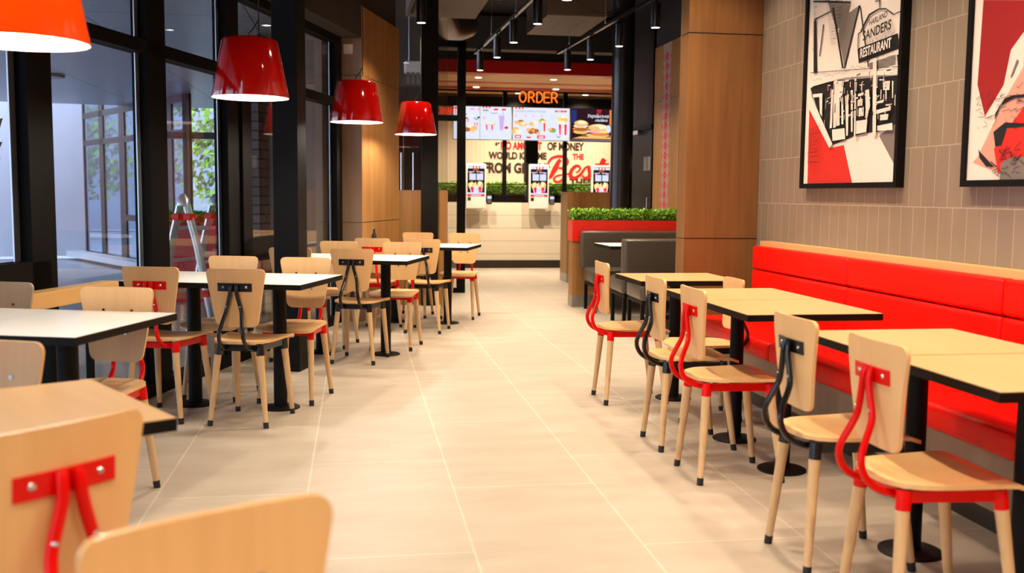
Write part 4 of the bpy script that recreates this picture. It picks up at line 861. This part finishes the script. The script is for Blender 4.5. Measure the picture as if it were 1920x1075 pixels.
def picture(label, D, cols, yc, y0, y1, z0, z1, texts=(), hatch=False):
    t = thing('framed_picture', label, 'picture', (2.70, yc, z0), 0, 'framed pictures on the tiled wall')
    o = lambda y, z, k: (-.031-.0004*k, y-yc, z-z0)
    b = MB(); F = .028
    b.box((-.045, y0-yc-F, -F), (0, y0-yc, z1-z0+F)).box((-.045, y1-yc, -F), (0, y1-yc+F, z1-z0+F)).box((-.045, y0-yc, -F), (0, y1-yc, 0)).box((-.045, y0-yc, z1-z0), (0, y1-yc, z1-z0+F)); b.build('picture_frame', m_black, t)
    b = MB(); b.mi = 0; b.box((-.031, y0-yc, 0), (0, y1-yc, z1-z0)); k = 1
    for key, mi in cols:
        for pts in D[key]:
            b.poly([o(min(max(y, y0), y1), min(z, z1), k) for y, z in pts], mi); k += 1
    r = random.Random(11)
    def ln(ya, za, yb, zb, w, mi):
        nonlocal k
        d = Vector((yb-ya, zb-za)); n = Vector((-d.y, d.x)).normalized()*w/2
        b.poly([o(ya+n.x, za+n.y, k), o(yb+n.x, zb+n.y, k), o(yb-n.x*.4, zb-n.y*.4, k), o(ya-n.x*.4, za-n.y*.4, k)], mi); k += .05
    if hatch:
        for i in range(34): a = 2.36-.0085*i; ln(5.60-r.uniform(0, .01), a, 5.575-r.uniform(0, .015), a+r.uniform(-.01, .01), .0025, 3)
        for i in range(30): a = i/30; ln(5.46-.10*a, 2.37-.30*a, 5.22+.10*a-r.uniform(0, .01), 2.35-.28*a+r.uniform(-.01, .01), .0022, 3)
        for i in range(26): a = i/26; ln(5.30-.02*a, 2.26-.22*a, 5.12+.12*a, 2.32-.28*a, .0022, 3)
        for i in range(120):
            y = r.uniform(4.68, 5.42); z = r.uniform(1.66, 1.88); l = r.uniform(.012, .05)
            if r.random() < .5: ln(y, z, y-l, z+r.uniform(-.006, .006), r.uniform(.004, .012), 0 if r.random() < .6 else 3)
            else: ln(y, z, y+r.uniform(-.004, .004), z-l*1.2, r.uniform(.004, .010), 0 if r.random() < .6 else 3)
        for i in range(16): a = 1.62-.013*i; ln(5.62-r.uniform(0, .02), a, 5.50-r.uniform(0, .05), a+r.uniform(-.012, .02), .003, 3)
        for i in range(22): y = 5.6-.045*i; ln(y, 1.905+r.uniform(-.01, .03), y-.06, 1.908+r.uniform(-.01, .03), .002, 3)
    else:
        for i in range(50): y = r.uniform(3.72, 4.02); z = r.uniform(1.50, 1.66)+(4.0-y)*.1; ln(y, z, y-r.uniform(.01, .05), z+r.uniform(-.02, .03), .003, 3)
        for i in range(40): y = r.uniform(3.70, 3.90); z = r.uniform(1.33, 1.44); ln(y, z, y-r.uniform(.01, .04), z+r.uniform(-.03, .03), .004, 3)
    b.build('print', PM, t); kk = k
    for body, (a, c), w, h, ang, m_ in texts:
        p = o(a, c, kk+1); ex = Vector((0, -math.cos(ang), math.sin(ang))); ey = Vector((0, math.sin(ang)*0, 1)); text('printed_word', body, p, ex, ey, w, h, m_, t, bold=.02)
    return t
m_pc = mat('print_cream', (.80, .70, .60), .5, noise_a=.02); m_pk = mat('print_ink', (.010, .008, .007), .5); m_pr = mat('print_red', (.62, .020, .010), .5); m_pg = mat('print_grey', (.20, .165, .14), .5); m_pp = mat('print_pink', (.70, .33, .24), .5); m_pd = mat('print_dark_red', (.33, .010, .010), .5)
PM = [m_pc, m_pr, m_pg, m_pk, m_pp, m_pd]
picture('black, cream and red framed print of a restaurant with a roadside sign', PIC_A, (('red', 1), ('grey', 2), ('black', 3), ('white', 0)), 5.16, 4.655, 5.695, 1.305, 2.62,
        (('HARLAND', (4.935, 2.115), .18, .030, .10, m_pk), ('SANDERS', (4.995, 2.046), .28, .050, .07, m_pk), ('RESTAURANT', (5.018, 1.960), .31, .050, .045, m_pc)), hatch=True)
picture('red, cream and pink framed print cut off by the right edge', PIC_B, (('darkred', 5), ('pink', 4), ('red', 1), ('grey', 2), ('black', 3)), 3.55, 3.03, 4.065, 1.305, 2.62)
# ================================================================== SMALL THINGS
sk = thing('wall_socket', 'white square socket plate high on the oak pier', 'socket', tuple(G(-2.926, 9.128, 2.563)), -TH)
MB().box((-.045, -.010, -.045), (.045, 0, .045), .004).build('plate', m_white, sk); MB().cyl((0, -.010, 0), (0, -.018, 0), .02, n=20).build('outlet', m_white, sk, True)
p = G(-2.50, 9.24); q = thing('serving_tray', 'grey tray lying on the farthest white table', 'tray', (p.x, p.y, .7405), -TH); MB().box((-.16, -.11, 0), (.16, .11, .008), .003).build('tray', mat('tray_grey', (.22, .23, .28), .4), q); bpy.data.objects['tray'].name = 'tray_board'
p = G(-2.66, 9.05); q = thing('sauce_bottle', 'small dark bottle standing on the farthest white table', 'bottle', (p.x, p.y, .7405)); MB().lathe([(0, 0), (.024, 0), (.024, .09), (.010, .12), (.010, .15), (0, .15)], n=16).build('bottle_body', m_rubber, q, True); MB().lathe([(0, .15), (.012, .15), (.012, .165), (0, .165)], n=16).build('cap', m_chrome, q, True)
dn = thing('soffit_downlight', 'flat round light in the outdoor soffit, seen through the big left pane', 'lamp', tuple(G(-7.6, 11.6, 2.655))); MB().lathe([(0, -.03), (.19, -.03), (.2, 0), (0, 0)], n=32).build('bezel', mat('soffit_lamp_grey', (.2, .2, .23), .4), dn, True)
wl_ = thing('window_ledge', 'beech ledge under the windows behind the nearest white table', 'ledge', tuple(G(-2.97, 3.9, 0)), -TH)
MB().box((-.0, -1.0, .665), (.10, 1.05, .745), .004).build('ledge_board', m_strip, wl_)
for u in (-.8, .85): MB().box((.02, u, 0), (.05, u+.03, .665)).build('leg', m_black, wl_)
